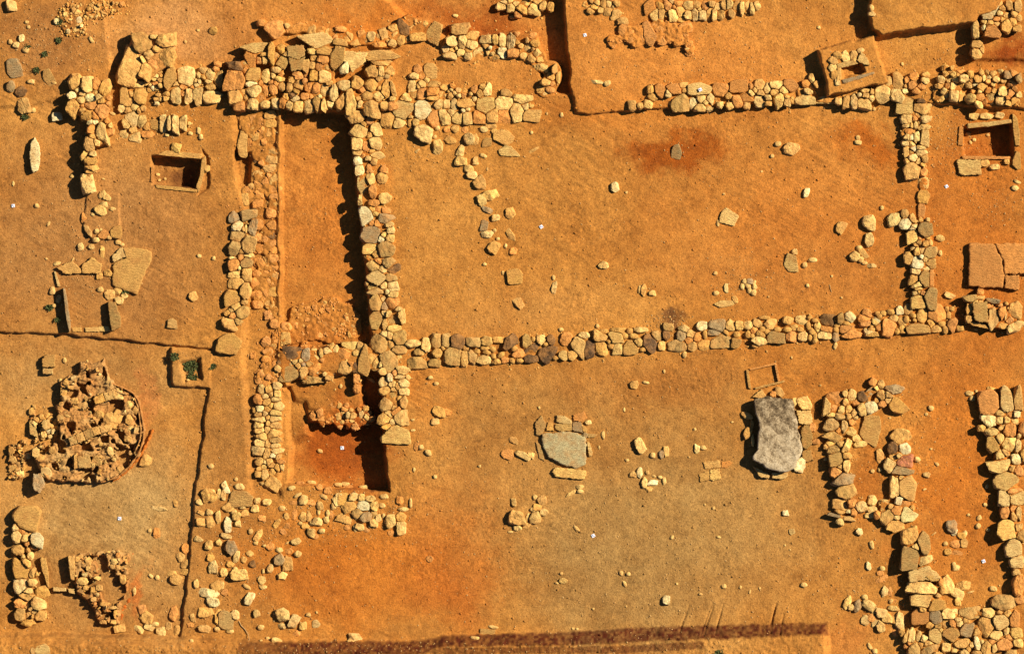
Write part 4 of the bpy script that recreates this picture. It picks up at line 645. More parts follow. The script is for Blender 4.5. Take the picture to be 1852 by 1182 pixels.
slabset('small_slab_group', 'four thin flat tan flagstones fitted together on the lower open ground', 'flagstones',
 [(P('C4','280,925 400,912 408,962 295,975'),.028,.05,'t'),(P('C4','412,925 470,918 490,935 450,970 415,968'),.018,.04,'o'),(P('C4','330,982 400,972 408,1045 345,1060 330,1050'),.035,.06,'c'),(P('C4','250,1010 328,988 330,1052 262,1070'),.022,.05,'t')])
slabset('clay_platform', 'flat cracked clay platform of three fitted pieces at the right edge', 'platform',
 [(P('B5','1130,785 1325,790 1395,920 1410,1040 1405,1148 1260,1142 1120,1135 1128,950'),.12,.13,'o'),(P('B5','1337,790 1450,788 1620,790 1620,1035 1417,1036 1402,915'),.12,.13,'o'),(P('B5','1420,1046 1535,1045 1535,1167 1418,1152'),.12,.13,'o')], part='clay_block')
slabset('box_grave', 'tiny slab grave set in the middle of the raised earth box', 'grave',
 [(P('A4','1225,462 1300,445 1370,430 1380,460 1235,497'),.415,.2,'c'),(P('A4','1255,577 1380,545 1495,515 1500,530 1400,565 1280,602'),.415,.2,'g'),(P('A4','1370,440 1400,375 1440,410 1465,470 1420,465'),.45,.08,'c')],
 [(s, .43) for s in R('A4','1200 485 52 62 c;1210 535 46 62 t;1245 530 30 82 t;1232 590 36 46 c;1205 440 62 50 t;1235 400 62 52 t;1290 410 66 72 c;1350 400 50 72 t;1395 365 52 32 c;1350 430 40 40 t')])
slabset('step_block', 'small raised earth block with a pale slab foot near the trench top', 'block',
 [(P('C1','300,190 330,158 395,160 392,250 300,250'),.04,.16,'t'),(P('C1','303,258 378,262 376,300 305,298'),.03,.15,'c')])
slabset('bordering_slabs', 'narrow upright slabs forming a small compartment left of the small kiln', 'grave edging',
 [(P('D1','285,498 325,495 345,600 350,710 338,705 318,630 298,585'),.03,.16,'t'),(P('D1','376,704 470,712 472,735 378,735'),.02,.14,'c'),(P('D1','485,715 530,718 530,752 490,745'),.03,.14,'c')])
o = add_slab('standing_stone', P('A1','250,980 275,1020 288,1080 286,1150 278,1200 270,1220 235,1232 222,1190 212,1100 222,1020'), .13, .2, 'w'); tag(o, 'tall narrow white standing stone like a boat shape on the left side', 'standing stone')
for s, z in [((P('C1','240,1010 290,1005 315,1050 318,1100 285,1145 245,1130 232,1080')), .12)]:
    o = add_slab('boulder', s, z, .26, 'g', None, M_STONE); tag(o, 'grey oval boulder with a big black shadow at the lower left of the kiln', 'boulder')
# ================================================================== LOOSE STONES, each a thing of its own
LM = [('the upper left wall stub',165,190),('the boulder outcrop',268,105),('the L shaped stone row',275,225),('the left square shaft',320,312),('the large cracked floor slab',238,488),
 ('the open slab grave',160,545),('the collapsed kiln',165,765),('the small kiln',195,1060),('the weedy earth block',342,665),('the deep pit',600,800),('the stone platform',560,140),
 ('the curved stone heap',880,90),('the earth box',1540,120),('the right hand shaft',1788,255),('the cracked clay platform',1795,480),('the upper cross wall',1655,260),('the lower cross wall',1668,470),
 ('the stone cairn',1785,570),('the narrow enclosure',1570,800),('the right edge wall',1815,900),('the lower right block wall',1660,1040),('the lower right corner wall',1750,1130),
 ('the long crossing wall',850,635),('the long crossing wall',1000,620),('the long crossing wall',1150,610),('the long crossing wall',1300,600),('the long crossing wall',1450,590),('the bottom earth bank',600,1165),('the bottom earth bank',900,1165),('the bottom earth bank',1200,1155),
 ('the corridor wall',690,450),('the dark cobble wall',430,500),('the left edge wall',50,1030),('the ribbed green capstone',1021,808),('the huge dark slab',1402,790),('the thin stone frame',1380,680),
 ('the four thin flagstones',1286,850),('the rubble heap',140,30),('the white marker of the big room',979,410),('the rubble field boulder',440,900),('the pit rubble',620,925),('the cobble wall by the platform',860,205),('the dark stain of the big room',1222,275)]
DIRS = ['right of','upper right of','above','upper left of','left of','lower left of','below','lower right of']
CN = dict(c='pale cream', t='tan', o='orange', w='whitish', g='grey', d='dark brown', v='greyish brown', r='reddish')
loose = []
def L_(tile, s, grp=None): 
    for q in stones(tile, s): loose.append((q, grp))
L_('A1','100 490 95 140 G;80 620 60 88 g;150 655 82 72 d;168 755 92 106 v;235 785 32 32 t;218 582 46 30 t;345 555 66 120 -20 T;385 588 36 22 c;405 832 72 62 w;85 45 72 72 c;405 155 42 42 w;155 275 42 52 w;115 320 42 42 c;185 358 42 38 c;75 300 28 30 c;1255 1050 66 62 c;1520 220 62 60 t;190 160 26 22 t;205 195 24 20 t;650 285 22 44 -35 t;115 70 20 20 c;1320 298 18 20 c;1355 950 30 26 t;1415 930 24 40 t;1430 975 26 36 c;1190 960 26 22 o;800 810 36 18 15 t;1410 215 20 16 t')
L_('B1','745 212 34 62 -25 c;720 205 28 46 20 t;770 225 36 50 -30 c;740 275 52 32 c;715 317 86 66 30 c;800 305 42 22 w;660 345 24 20 c;598 372 38 82 5 o;625 455 36 92 -35 t;690 465 32 32 c;738 490 70 58 -40 O;828 472 80 88 T;685 527 46 34 c;778 510 28 26 c;575 578 42 54 c;650 575 42 36 o;730 605 28 122 3 c;262 283 30 30 t;345 412 16 40 35 t;515 75 24 22 t;785 915 66 70 t;850 955 62 50 20 c;840 890 62 46 t;885 925 52 36 c;710 785 44 46 t;768 765 60 50 t;715 880 40 36 t;375 888 40 56 c;418 945 34 60 15 c;385 995 34 26 c;405 695 50 24 -15 c;1375 925 62 70 t;1228 1122 66 68 T;840 545 40 30 t;870 560 30 24 c;720 455 20 18 c;95 125 14 30 c;735 92 20 12 20 c;330 660 18 14 c;520 665 12 24 30 c;1420 640 30 22 t;1522 655 22 26 o')
L_('A2','1445 950 118 110 c;1545 1045 66 92 c;1540 910 30 36 t;1520 975 26 26 t;1395 1075 44 16 -35 t')
L_('A3','345 895 84 50 t;300 920 60 44 c;440 980 150 98 15 T;320 1010 66 60 T;465 1075 108 68 C;650 1070 82 24 -30 t;190 985 82 76 c;235 990 46 76 t;95 920 54 54 t;160 925 44 44 o;35 920 50 50 o;60 1000 84 50 20 t;130 1075 50 80 20 c;130 1150 92 66 c;235 1145 36 62 c;290 1110 46 24 20 t;370 935 44 44 t;635 945 22 20 t;1095 587 104 24 3 c;1175 595 50 32 -30 t;850 820 22 32 c;745 810 14 18 c;500 120 34 24 t;90 110 34 22 o')
L_('B3','190 22 66 50 c;210 65 72 56 c;270 120 86 96 t;345 207 116 70 -5 c;280 245 60 80 -20 c;320 312 88 36 28 g;380 370 56 46 c;298 425 54 72 G;312 487 80 50 c;483 335 64 84 25 t;480 480 44 112 -28 t;505 605 56 60 o;365 580 68 88 20 t;395 520 26 22 o;372 460 24 22 c;518 787 108 108 T;540 970 58 112 -35 t;798 865 34 86 8 c;793 795 20 34 c;1230 150 60 64 w;1148 708 70 52 c;1498 905 48 38 c;1435 875 38 80 8 t;1405 880 18 56 t;300 700 26 22 c;1105 1140 24 30 c;845 1165 30 26 t;320 25 12 22 c;450 570 20 30 o;1310 190 16 18 t;430 760 16 26 o')
L_('A4','90 1085 76 98 G;815 1025 42 34 w;912 1058 116 88 t;775 1112 26 26 c;1385 980 30 30 t;1385 1015 44 28 T;1105 200 22 24 c;1500 780 20 22 t')
L_('A5','95 1 10 10 o;590 520 24 24 t;330 75 32 50 t;335 122 60 36 c')
L_('B4','1018 190 44 64 20 w;465 370 120 92 20 C;388 408 20 46 c;1263 440 62 94 42 t;1465 405 94 94 c;1465 525 58 96 c;1393 585 38 38 c;1425 625 50 86 -35 t;1362 645 70 72 c;1405 668 36 40 c;1430 690 40 24 o;1485 710 66 30 c;935 612 40 44 c;905 692 94 114 C;1005 705 34 36 t;1062 670 52 28 o;445 865 28 60 w;372 905 38 28 o;435 977 130 42 -3 C;510 950 36 56 -25 t;575 822 30 30 w;615 820 46 40 g;645 835 22 40 20 c;560 857 28 40 w;600 855 44 32 40 w;648 862 36 34 t;612 883 28 42 w;640 902 34 42 w;368 765 26 24 c;1555 298 24 26 c;700 40 18 12 c;1025 850 22 22 t;748 932 14 14 c;1200 785 14 14 c;1268 938 14 14 c;430 200 20 14 t')
L_('B5','898 745 78 48 8 c;895 865 28 40 c;1500 340 52 40 t;1520 290 50 22 25 c;656 282 14 16 o')
L_('F3','990 218 108 66 15 c;1300 605 36 18 w;1680 640 40 34 t;1650 340 26 30 c')
L_('C1','458 203 26 38 c;430 345 24 26 t;1340 345 22 18 c;1500 955 34 32 o;1040 915 80 80 t;1465 1140 60 50 c;1515 1150 40 60 c')
L_('C2','225 165 42 54 o;1548 562 92 72 20 t;1525 637 58 44 c;1490 325 30 22 c;1530 367 34 22 t;105 1048 26 22 g;130 1100 60 40 c;28 1105 38 80 -15 w;1475 860 46 30 40 g;1390 815 36 60 15 o;1425 820 34 34 o;698 848 34 24 25 c;1365 700 30 16 w;1365 625 24 16 o;1375 980 16 30 o;1525 1030 24 24 o;290 1080 26 20 o;850 385 22 26 o;1065 340 60 22 30 t;880 1085 60 24 o')
L_('C3','1365 378 68 60 t;1450 360 46 18 10 c;1410 805 62 108 -28 c;1562 870 34 52 g;1315 912 26 20 w;1405 998 42 72 w;1358 1013 46 44 t;1440 1075 38 76 5 c;1500 1072 60 32 -10 w;1470 1122 52 38 -30 t;1460 1000 24 28 c;1552 1035 32 22 w;510 770 60 44 25 t;462 872 92 66 18 O;578 880 108 44 28 c;634 872 50 34 20 c;980 1102 48 30 c;983 1134 46 26 c;918 1150 76 26 -35 c;15 570 86 58 o;1505 1025 30 14 20 c;1295 553 10 30 w;1118 822 10 26 w;690 538 16 20 c;1500 880 34 34 o;1145 735 20 50 o;265 955 20 20 c')
L_('D3','528 210 116 106 t;535 284 52 36 10 c;600 267 60 34 -30 t;663 212 82 78 c;605 212 26 60 20 t;722 172 54 50 c;676 136 58 50 t;710 90 66 66 t;660 65 30 34 c;643 152 32 26 w;510 100 34 52 c;955 288 46 22 35 c;862 660 54 38 c;848 608 22 20 w;1272 605 26 30 g;1300 682 20 40 -25 c;320 1027 114 48 5 T;365 990 62 22 8 c;235 1064 62 22 5 c;815 675 22 16 t;1325 610 28 24 t;485 312 36 12 t;1075 860 16 14 w;1310 842 14 14 w;930 1000 16 14 t;960 1003 22 14 c')
L_('D4','868 178 42 40 w;915 310 42 46 C;20 795 54 62 w;1000 690 44 32 t;392 348 28 14 15 w;60 350 20 26 30 c;262 755 26 18 c;95 680 18 16 c;615 738 14 24 20 c;355 142 18 20 w;295 118 12 14 w;685 712 14 16 c;430 700 34 26 t;548 708 16 22 c;865 406 12 12 w;902 440 12 12 w')
L_('C4','238 832 36 60 w;282 823 36 32 r;20 852 38 76 c;448 100 20 14 c;150 160 30 40 c;1225 98 24 36 15 c;222 692 20 20 c;1118 380 12 12 w;912 182 10 18 c;5 280 14 24 c;182 890 12 12 w;490 640 16 12 c;1155 905 26 22 t;5 1060 22 50 c')
L_('C5','912 540 36 32 w;815 906 38 38 c;880 1015 50 36 10 c;955 940 26 20 30 c;495 990 28 26 c;547 980 26 28 c;1312 1100 18 28 20 c;1185 435 54 30 o;1207 472 34 34 -30 r;1342 406 62 34 15 c;878 585 22 18 t;620 612 16 12 c;485 685 122 196 8 T;378 757 52 48 c;405 797 92 44 -10 c;548 887 54 104 t;912 832 18 14 c;230 100 22 40 10 t;1235 420 20 20 r;490 1175 50 24 c;425 1 1 1 c')
L_('D5','1060 270 74 84 g;1080 312 40 60 20 w;1130 338 60 44 t;1155 325 28 44 -10 c;1148 390 46 62 T;1085 398 82 52 o;1032 455 48 48 t;1100 462 84 32 5 o;1090 567 46 36 c;1075 540 24 24 w;1025 690 88 110 -15 c;1145 692 116 68 -12 t;1102 750 82 62 30 c;1105 805 38 62 -10 c;1255 210 32 26 -30 w;1250 272 36 34 o;1320 298 26 22 c;1355 716 48 34 10 w;402 310 46 50 w;490 402 28 50 -15 c;468 556 34 62 -10 w;567 570 30 32 c;550 605 50 40 o;585 735 44 66 10 c;475 1125 26 48 -30 c;512 1160 34 28 t;1015 395 32 26 t;940 320 50 9 -35 w;560 650 100 40 -30 o;640 800 60 30 o;495 90 60 66 c;497 150 60 44 20 c;475 195 62 34 c;530 190 36 50 20 t;1298 118 26 24 o;1190 742 60 12 -20 c;1180 190 20 18 o;865 10 22 12 -30 c;620 735 30 70 o')
L_('D5','318 815 48 92 25 c;342 848 42 50 c;388 838 56 88 15 g;470 830 92 62 20 c;510 868 50 60 v;560 890 76 70 20 c;490 925 60 62 o;445 940 54 62 C;516 960 54 52 C;556 992 58 70 -15 c;600 925 64 62 c;655 930 44 70 t;692 950 58 114 c;660 1030 52 50 o;440 775 42 30 c;645 855 82 36 10 c;627 805 26 30 c','stones of the curved row at the lower right')
# rubble field right of the trench edge
RF = 'loose stones of the rubble field'
L_('D1','1490 55 100 104 t;1420 100 38 50 -30 c;1562 40 30 60 c;1555 205 40 90 c;1500 240 58 80 t;1430 240 70 58 t;1412 365 60 32 10 c;1487 405 60 68 c;1520 560 54 96 5 c;1545 690 92 62 -25 t;1475 745 142 64 12 w;1515 810 88 58 14 w;1460 885 100 66 t;1560 915 56 110 t;1398 680 36 62 c;1338 597 116 48 6 t;1458 1000 92 48 10 t;1360 977 50 34 o;1545 1005 40 32 20 t;1372 920 34 60 -15 t;1560 385 40 50 c;1440 180 60 30 30 t;1490 170 40 40 t;1500 490 44 60 t;1365 1085 26 20 c', RF)
L_('D2','140 75 160 118 T;50 135 84 62 t;35 15 40 42 w;15 50 34 72 c;255 90 44 46 c;325 100 56 46 c;240 145 52 48 c;45 260 52 112 5 w;105 200 62 62 c;118 250 40 44 c;35 340 80 36 15 c;210 310 32 34 c;265 337 48 86 32 t;70 420 74 98 g;110 485 40 92 15 c;65 545 50 40 t;205 465 50 34 t;225 540 46 50 d;130 615 104 84 c;352 570 46 60 20 c;410 510 74 84 g;470 540 78 102 t;435 625 60 48 -10 c;290 655 52 60 C;300 706 48 26 c;200 785 62 90 28 w;255 890 44 52 -20 c;280 990 42 34 c;443 900 90 96 c;520 945 66 90 30 c;435 980 56 34 c;585 980 54 50 c;545 1033 58 44 -30 o;675 965 50 56 C;395 1085 76 42 15 c;330 1070 26 24 c;955 1065 92 56 8 c;620 900 32 26 o;535 380 62 48 -20 c;350 415 60 50 o;480 450 62 42 o;545 470 42 38 o;415 440 44 28 t;440 310 52 42 20 o;398 250 34 70 35 t;470 270 42 40 o;290 210 50 48 o;35 935 110 136 V;100 900 54 70 c;245 390 32 24 c;25 740 40 50 o;165 180 60 44 -30 t;150 130 50 30 t;180 700 60 24 30 t;90 170 40 36 t;100 580 34 40 t;300 590 18 30 c;470 390 70 10 -30 t;310 410 30 20 t;160 510 44 44 t;20 600 50 60 c;5 690 30 50 w;285 1085 20 16 t;920 1088 40 20 t;1485 505 50 46 o;680 885 14 16 w;380 895 16 16 t;60 1020 50 24 t', RF)
L_('D1','1320 432 56 70 o;1285 492 60 64 t;1325 538 66 60 t;1220 608 66 40 t;1250 650 90 80 t;1125 145 110 28 8 c;1250 110 30 60 -15 t;1065 305 22 28 c;1115 322 50 70 o;1120 637 28 34 c;1072 625 34 20 30 c;1045 925 84 90 t;990 1005 76 44 30 c;1062 990 76 50 12 c;1145 1022 68 72 c;1105 970 52 32 c;1235 890 62 96 o;1010 870 60 80 -20 o;1265 1015 50 70 t;1200 980 44 50 t;850 1000 84 60 -15 t;955 735 24 54 t;310 1150 100 84 C;240 1155 30 56 v;165 735 10 10 t', 'half buried stones inside the left trench')
PR = 'tumbled stones below the deep pit'
L_('D2','585 80 56 70 30 c;640 100 60 42 20 o;705 125 46 60 c;515 105 62 28 o;430 145 44 32 o;520 190 34 72 10 o;465 200 34 50 t;582 205 44 70 t;625 205 42 62 t;685 235 66 58 c;750 225 38 46 c;785 185 28 60 o;600 270 52 42 t;640 315 52 56 c;670 347 50 36 o;715 305 40 34 o;645 250 30 30 c;695 170 24 36 c;820 95 40 76 -20 c;870 75 72 92 T;940 65 54 52 c;1000 65 48 46 c;1065 75 62 46 c;905 135 106 82 -30 t;1015 125 84 70 W;1090 125 56 62 c;965 180 82 62 v;1030 205 86 58 -35 g;1090 180 34 84 v;1085 247 62 56 c;1120 215 40 52 c;885 220 112 52 25 t;895 280 42 40 o;985 275 62 46 20 c;1030 300 50 38 o;955 285 26 50 t;1060 275 22 20 c;1205 230 68 100 c;1283 205 68 62 t;1287 282 64 84 c;1210 320 52 38 o;1275 85 52 52 o;1350 105 20 62 t;1295 150 62 26 o;1145 125 42 36 o;1155 195 20 30 c;800 130 30 40 o;760 185 24 50 o;565 250 24 24 o;730 60 50 24 30 o;545 50 60 20 -30 t;1160 60 50 30 o', PR)
L_('A5','1130 1080 40 30 t;1180 1130 30 26 c;1290 1090 24 20 c;1150 1150 24 24 o','small stones fallen into the slab lined shafts')
L_('B1','1120 60 26 20 t;1170 90 20 18 c;1130 100 18 16 t','small stones fallen into the slab lined shafts')
L_('C2','560 1085 60 34 o;640 1075 60 26 t;700 1105 44 44 o;900 1105 70 26 o;1010 1110 60 26 o;500 1110 50 28 -20 o;945 1165 54 44 c;835 1165 50 40 c;830 1090 50 26 c;760 1130 60 50 o', PR)
seen = {}
items = []; small = []
loose = [(q, g) for q, g in loose if max(q[2], q[3]) >= 3 and q[1] > -4]
loose.sort(key=lambda e: -(e[0][2]*e[0][3])); small = loose[300:]; loose = loose[:300]
for q, grp in loose:
    x, y, w, d, a, c = q; w = max(w, 3.2); d = max(d, 2.6)
    if max(w, d) < 3.0 or y < -4: continue
    q = (x, y, w, d, a, c); sz = math.sqrt(w*d)
    size = 'tiny' if sz < 6 else 'small' if sz < 10.5 else 'medium' if sz < 17 else 'large'
    asp = max(w, d)/min(w, d); shp = ('flat angular' if c.isupper() else 'rounded' if asp < 1.25 else 'oval') if asp < 1.75 else ('narrow slab like' if c.isupper() else 'elongated')
    lm = min(LM, key=lambda l: math.hypot(l[1]-x, l[2]-y)); ang = math.degrees(math.atan2(-(y-lm[2]), x-lm[1])) % 360; di = DIRS[int((ang+22.5)//45) % 8]
    key = f'{size} {CN[c.lower()]} {shp} stone {di} {lm[0]}'; items.append((q, grp, key)); seen.setdefault(key, []).append(q)
def nxt(n): return f'{n}th from left'
ORD = ['', 'leftmost', 'second from left', 'third from left', 'fourth from left', 'fifth from left', 'sixth from left', 'seventh from left', 'eighth from left', 'ninth from left', 'tenth from left']
for q, grp, key in items:
    x, y, w, d, a, c = q; same = sorted(seen[key], key=lambda e: (e[0], e[1])); lab = key
    if len(same) == 2:
        horiz = abs(same[0][0]-same[1][0]) >= abs(same[0][1]-same[1][1]); i = (0 if q is same[0] else 1) if horiz else (0 if q[1] == min(e[1] for e in same) else 1)
        lab = key+(', the left one' if i == 0 else ', the right one') if horiz else key+(', the upper one' if i == 0 else ', the lower one')
    elif len(same) > 2: lab = key+', '+(ORD+[nxt(n) for n in range(11, 40)])[1+[id(e) for e in same].index(id(q))]
    m = min(w, d)*S; slab = c.isupper(); g = float(gz(x, y))
    if slab: h = min(max(.05, m*.32), .15); zt = g+h*.55
    else: h = m*.72; zt = g+h*(.62 if c.lower() in 'wcg' else .42 if c.lower() != 'o' else .30)
    if grp and 'half buried' in grp: zt = g+h*.35
    tl = ' '.join(lab.split()[:16])
    s = add_stone('loose_slab' if slab else 'loose_stone', q, zt, hgt=h, tilt=.08); tag(s, tl, 'stone', grp or 'loose stones lying on the excavated ground')
V = []; F = []; k = 0
for q, grp in small:
    x, y, w_, d_, a_, c_ = q; w_ = max(w_, 3.2); d_ = max(d_, 2.6); h = min(w_, d_)*S*.75
    vv, ff = rock_verts(w_*S*1.08, d_*S*1.08, h, c_.isupper(), 2); t = -math.radians(a_)
    V.append(vv@np.array([[math.cos(t), math.sin(t), 0], [-math.sin(t), math.cos(t), 0], [0, 0, 1]])+np.array([float(WX(x)), float(WY(y)), float(gz(x, y))+h*.1])); F.append(ff+k); k += len(vv)
sm = link('small_loose_stones', np_mesh('small_loose_stones', np.concatenate(V), np.concatenate(F), M_STONE)); sm.color = tuple(CC['c']*.95)+(1,); tag(sm, 'the smallest loose stones scattered between the larger ones all over the site', 'small stones', None, 'stuff')
# ================================================================== SURVEY TARGETS
def box(V, F, x0, x1, y0, y1, z0, z1):
    k = len(V); V += [(x0,y0,z0),(x1,y0,z0),(x1,y1,z0),(x0,y1,z0),(x0,y0,z1),(x1,y0,z1),(x1,y1,z1),(x0,y1,z1)]
    F += [(k,k+3,k+2,k+1),(k+4,k+5,k+6,k+7),(k,k+1,k+5,k+4),(k+1,k+2,k+6,k+5),(k+2,k+3,k+7,k+6),(k+3,k,k+4,k+7)]
for x, y, r, sz, txt in ((24,372,.1,5.6,'at the left edge level with the square shaft'),(216,937,.0,6.,'on the pale soil between the two kilns'),(618,810,.05,6.,'on the red floor of the deep pit'),(979,410,.6,6.,'in the middle of the big room'),(1058,64,.3,5.5,'on the upper plateau right of the long shadow'),(1266,163,.5,6.,'on a flat block of the upper wall'),(1712,337,.5,5.5,'just right of the single line of stones'),(1073,968,.5,6.,'on the open ground below the green capstone'),(1779,1014,.4,6.,'near the right edge wall on orange soil'),(1782,18,.2,4.5,'on the big cream block in the upper right corner')):
    z = float(gz(x, y)); z = .235 if x == 1266 else .37 if x == 1782 else z+.012
    o = link('survey_marker', None, (float(WX(x)), float(WY(y)), z), None, r); tag(o, 'small white square survey marker '+txt, 'marker', 'white survey markers on the ground')
    h = sz*S/2; V, F = [], []; box(V, F, -h, h, -h, h, -.012, .006); pl = bpy.data.objects.new('card', np_mesh('card', np.array(V), np.array(F), M_WHITE, smooth=False)); COL.objects.link(pl); pl.parent = o
    V, F = [], []; k = h*.34; box(V, F, -h*.75, -h*.05, -k*.1, h*.7, .0062, .009); box(V, F, h*.05, h*.7, -h*.7, -k*.3, .0062, .009); pr = bpy.data.objects.new('printed_pattern', np_mesh('printed_pattern', np.array(V), np.array(F), M_GREYC, smooth=False)); COL.objects.link(pr); pr.parent = pl
# ================================================================== WEEDS
def weed(x, y, r, n, label, z=None):
    z0 = float(gz(x, y)); V, F = [], []; o = link('weed', None, (float(WX(x)), float(WY(y)), z0))
    for _ in range(n):
        a = rng.random()*6.28; q = rng.random()**.6*r*S; bx, by = math.cos(a)*q, math.sin(a)*q*.9; t = rng.random()*6.28; L = rng.uniform(.025, .06); w = L*.3; up = rng.uniform(.01, .05); bz = rng.uniform(0, .03)
        dx, dy = math.cos(t), math.sin(t); k = len(V)
        V += [(bx, by, bz), (bx+dx*L*.5-dy*w, by+dy*L*.5+dx*w, bz+up*.8), (bx+dx*L, by+dy*L, bz+up*.9), (bx+dx*L*.5+dy*w, by+dy*L*.5-dx*w, bz+up*.8)]; F.append((k, k+3, k+2, k+1))
    lf = bpy.data.objects.new('leaves', np_mesh('leaves', np.array(V), np.array(F), M_LEAF, smooth=False)); COL.objects.link(lf); lf.parent = o
    tag(o, label, 'weed')
for x, y, r, n, lab in ((345,660,13,330,'largest green weed clump in the hollow of the earth block'),(348,682,9,150,'second green weed clump, lower in the earth block hollow'),(316,645,7,120,'thin weeds at the upper left of the earth block'),(386,663,5,50,'sparse weed tuft right of the earth block'),(107,39,6,110,'weed tuft beside a whitish stone near the upper left rubble'),(46,212,5,90,'low weed under the brown boulder at the left edge'),(81,98,4,60,'tiny weed left of the upper left wall stub'),(106,73,5,70,'faint weed patch in the upper left soil'),(67,127,5,80,'weed growing in the shadow of the triangular tan stone'),(50,85,4,40,'small weed near the upper left loose pebbles'),(1734,1145,5,80,'green weed growing in the lower right corner wall'),(1824,934,4,60,'green weed in a joint of the right edge wall'),(220,476,7,60,'weed strip in the crack of the large floor slab'),(228,528,5,60,'weed under the tip of the large floor slab'),(90,556,6,90,'weed left of the open slab grave'),(104,577,4,40,'tiny weed at the lower left of the open slab grave'),(1301,1180,6,70,'weed on top of the bottom earth bank')): weed(x, y, r, n, lab)
# roots
def root(pts, label, rad=.006, zoff=.006):
    V, F = [], []; p = [(float(WX(x)), float(WY(y)), float(gz(x, y))+zoff+dz) for x, y, dz in pts]; K = 6
    for i, c in enumerate(p):
        r = rad*(1-.6*i/len(p)); nx = p[min(i+1, len(p)-1)][0]-p[max(i-1, 0)][0]; ny = p[min(i+1, len(p)-1)][1]-p[max(i-1, 0)][1]; l = math.hypot(nx, ny) or 1
        for k in range(K): a = k*6.283/K; V.append((c[0]-ny/l*math.cos(a)*r, c[1]+nx/l*math.cos(a)*r, c[2]+math.sin(a)*r))
    for i in range(len(p)-1):
        for k in range(K): F.append((i*K+k, i*K+(k+1) % K, (i+1)*K+(k+1) % K, (i+1)*K+k))
    o = link('dry_root', np_mesh('dry_root', np.array(V), np.array(F), M_STICK)); tag(o, label, 'root')
root([(432,1122,0),(436,1130,.01),(443,1137,.01),(449,1146,.02),(451,1155,.01),(449,1162,0)], 'pale dry root curling above the left end of the bottom bank', .010)
root([(1504,528,0),(1502,521,.01),(1500,514,.0)], 'short twig standing beside the crossing wall in the big room', .006)
# ================================================================== GRAVEL
DENS = [(700,690,1200,700,1.,5200),(150,60,150,90,1.,520),(60,90,60,90,1.,260),(1205,585,40,26,1.,200),(1720,250,50,60,1.,260),(1810,365,60,40,1.,120),(440,1000,90,160,1.,520),(620,930,140,60,1.,500),(130,450,90,120,1.,330),(1350,510,50,30,1.,90),(1560,1060,90,60,1.,180),(330,230,80,60,1.,200),(1170,1040,260,110,1.,500),(1620,870,120,200,1.,260),(790,270,110,60,1.,170),(730,930,60,40,1.,60),(600,1168,700,14,1.,420),(480,740,30,160,1.,120),(1300,120,260,80,1.,240),(1700,90,120,50,1.,120)]
V = []; F = []; k = 0; u, f0 = ICO[1]; DC = np.array([d[5] for d in DENS], float); DC /= DC.sum()
for i in range(int(sum(d[5] for d in DENS)*1.1)):
    d = DENS[rng.choice(len(DENS), p=DC)]
    if d is DENS[0]: x, y = rng.uniform(-30, 1882), rng.uniform(-30, 1212)
    else: x, y = rng.normal(d[0], d[2]*.5), rng.normal(d[1], d[3]*.5)
    s = (.006+.016*rng.random()**3)*np.array([rng.uniform(.8, 1.5), rng.uniform(.6, 1.1), rng.uniform(.5, .8)])
    q = u*s*(1-.3*np.abs(u@rng.normal(size=3)*.5)[:, None]); t = rng.random()*6.28; q = q@np.array([[math.cos(t), math.sin(t), 0], [-math.sin(t), math.cos(t), 0], [0, 0, 1]])
    V.append(q+np.array([float(WX(x)), float(WY(y)), float(gz(x, y))+s[2]*.3])); F.append(f0+k); k += len(u)
g = link('gravel', np_mesh('gravel', np.concatenate(V), np.concatenate(F), M_STONE)); g.color = tuple(lin((232,186,120))*.62)+(1,); tag(g, 'scattered fine gravel and pebbles over the whole excavated surface', 'gravel', None, 'stuff')
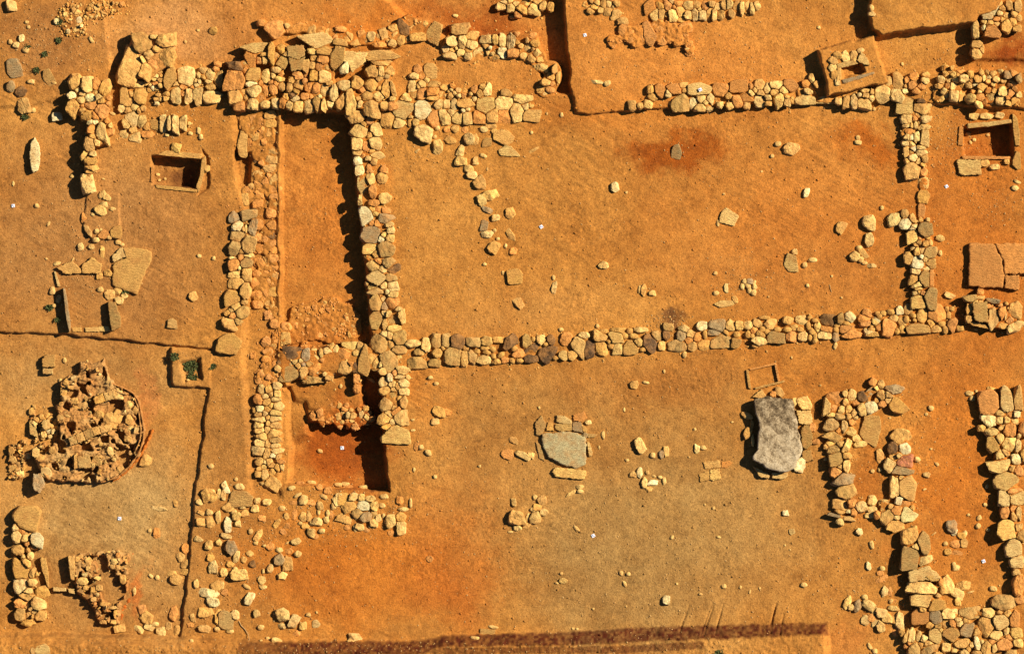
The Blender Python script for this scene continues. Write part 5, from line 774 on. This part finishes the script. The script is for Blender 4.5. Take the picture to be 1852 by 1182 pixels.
# soil crumbs
V = []; F = []; k = 0; C = []
for i in range(5200):
    x, y = rng.uniform(-30, 1882), rng.uniform(-30, 1212)
    s = (.008+.020*rng.random()**3)*np.array([rng.uniform(.8, 1.4), rng.uniform(.7, 1.1), rng.uniform(.5, .8)])
    q = u*s*(1+.25*rng.normal(size=(len(u), 1))); V.append(q+np.array([float(WX(x)), float(WY(y)), float(gz(x, y))+s[2]*.2])); F.append(f0+k); k += len(u); C.append((x, y))
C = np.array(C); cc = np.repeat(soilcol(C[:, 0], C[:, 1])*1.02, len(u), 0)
g = link('soil_clods', np_mesh('soil_clods', np.concatenate(V), np.concatenate(F), M_SOIL, cc)); tag(g, 'small crumbs of the same soil lying over the ground', 'soil clods', None, 'stuff')
# ================================================================== LIGHT, SKY, CAMERA
EL, AZ = 37., 24.                            # sun elevation; degrees above the picture's right hand side
sd = bpy.data.lights.new('sun', 'SUN'); sd.energy = 5.; sd.angle = math.radians(.5); sd.color = (1., .92, .76)
so = bpy.data.objects.new('sun', sd); COL.objects.link(so)
from mathutils import Vector
dv = Vector((math.cos(math.radians(EL))*math.cos(math.radians(AZ)), math.cos(math.radians(EL))*math.sin(math.radians(AZ)), math.sin(math.radians(EL))))
so.rotation_euler = dv.to_track_quat('Z', 'Y').to_euler(); so.location = dv*30
w = bpy.data.worlds.new('World'); scene.world = w; w.use_nodes = True; nt = w.node_tree; bg = nt.nodes['Background']
sk = nt.nodes.new('ShaderNodeTexSky'); sk.sky_type = 'NISHITA'; sk.sun_disc = False; sk.sun_elevation = math.radians(EL); sk.sun_rotation = math.radians(90-AZ); sk.air_density = .5; sk.dust_density = .1
nt.links.new(sk.outputs[0], bg.inputs[0]); bg.inputs[1].default_value = .05
cd = bpy.data.cameras.new('camera'); co = bpy.data.objects.new('camera', cd); COL.objects.link(co); co.location = (0, 0, 150); cd.sensor_width = 36; cd.lens = 36*150/22.224; cd.clip_end = 2000; cd.clip_start = 1
scene.camera = co; scene.cycles.diffuse_bounces = 1
vs = scene.view_settings; vs.view_transform = 'Standard'; vs.look = 'None'; vs.exposure = .82; vs.gamma = 1
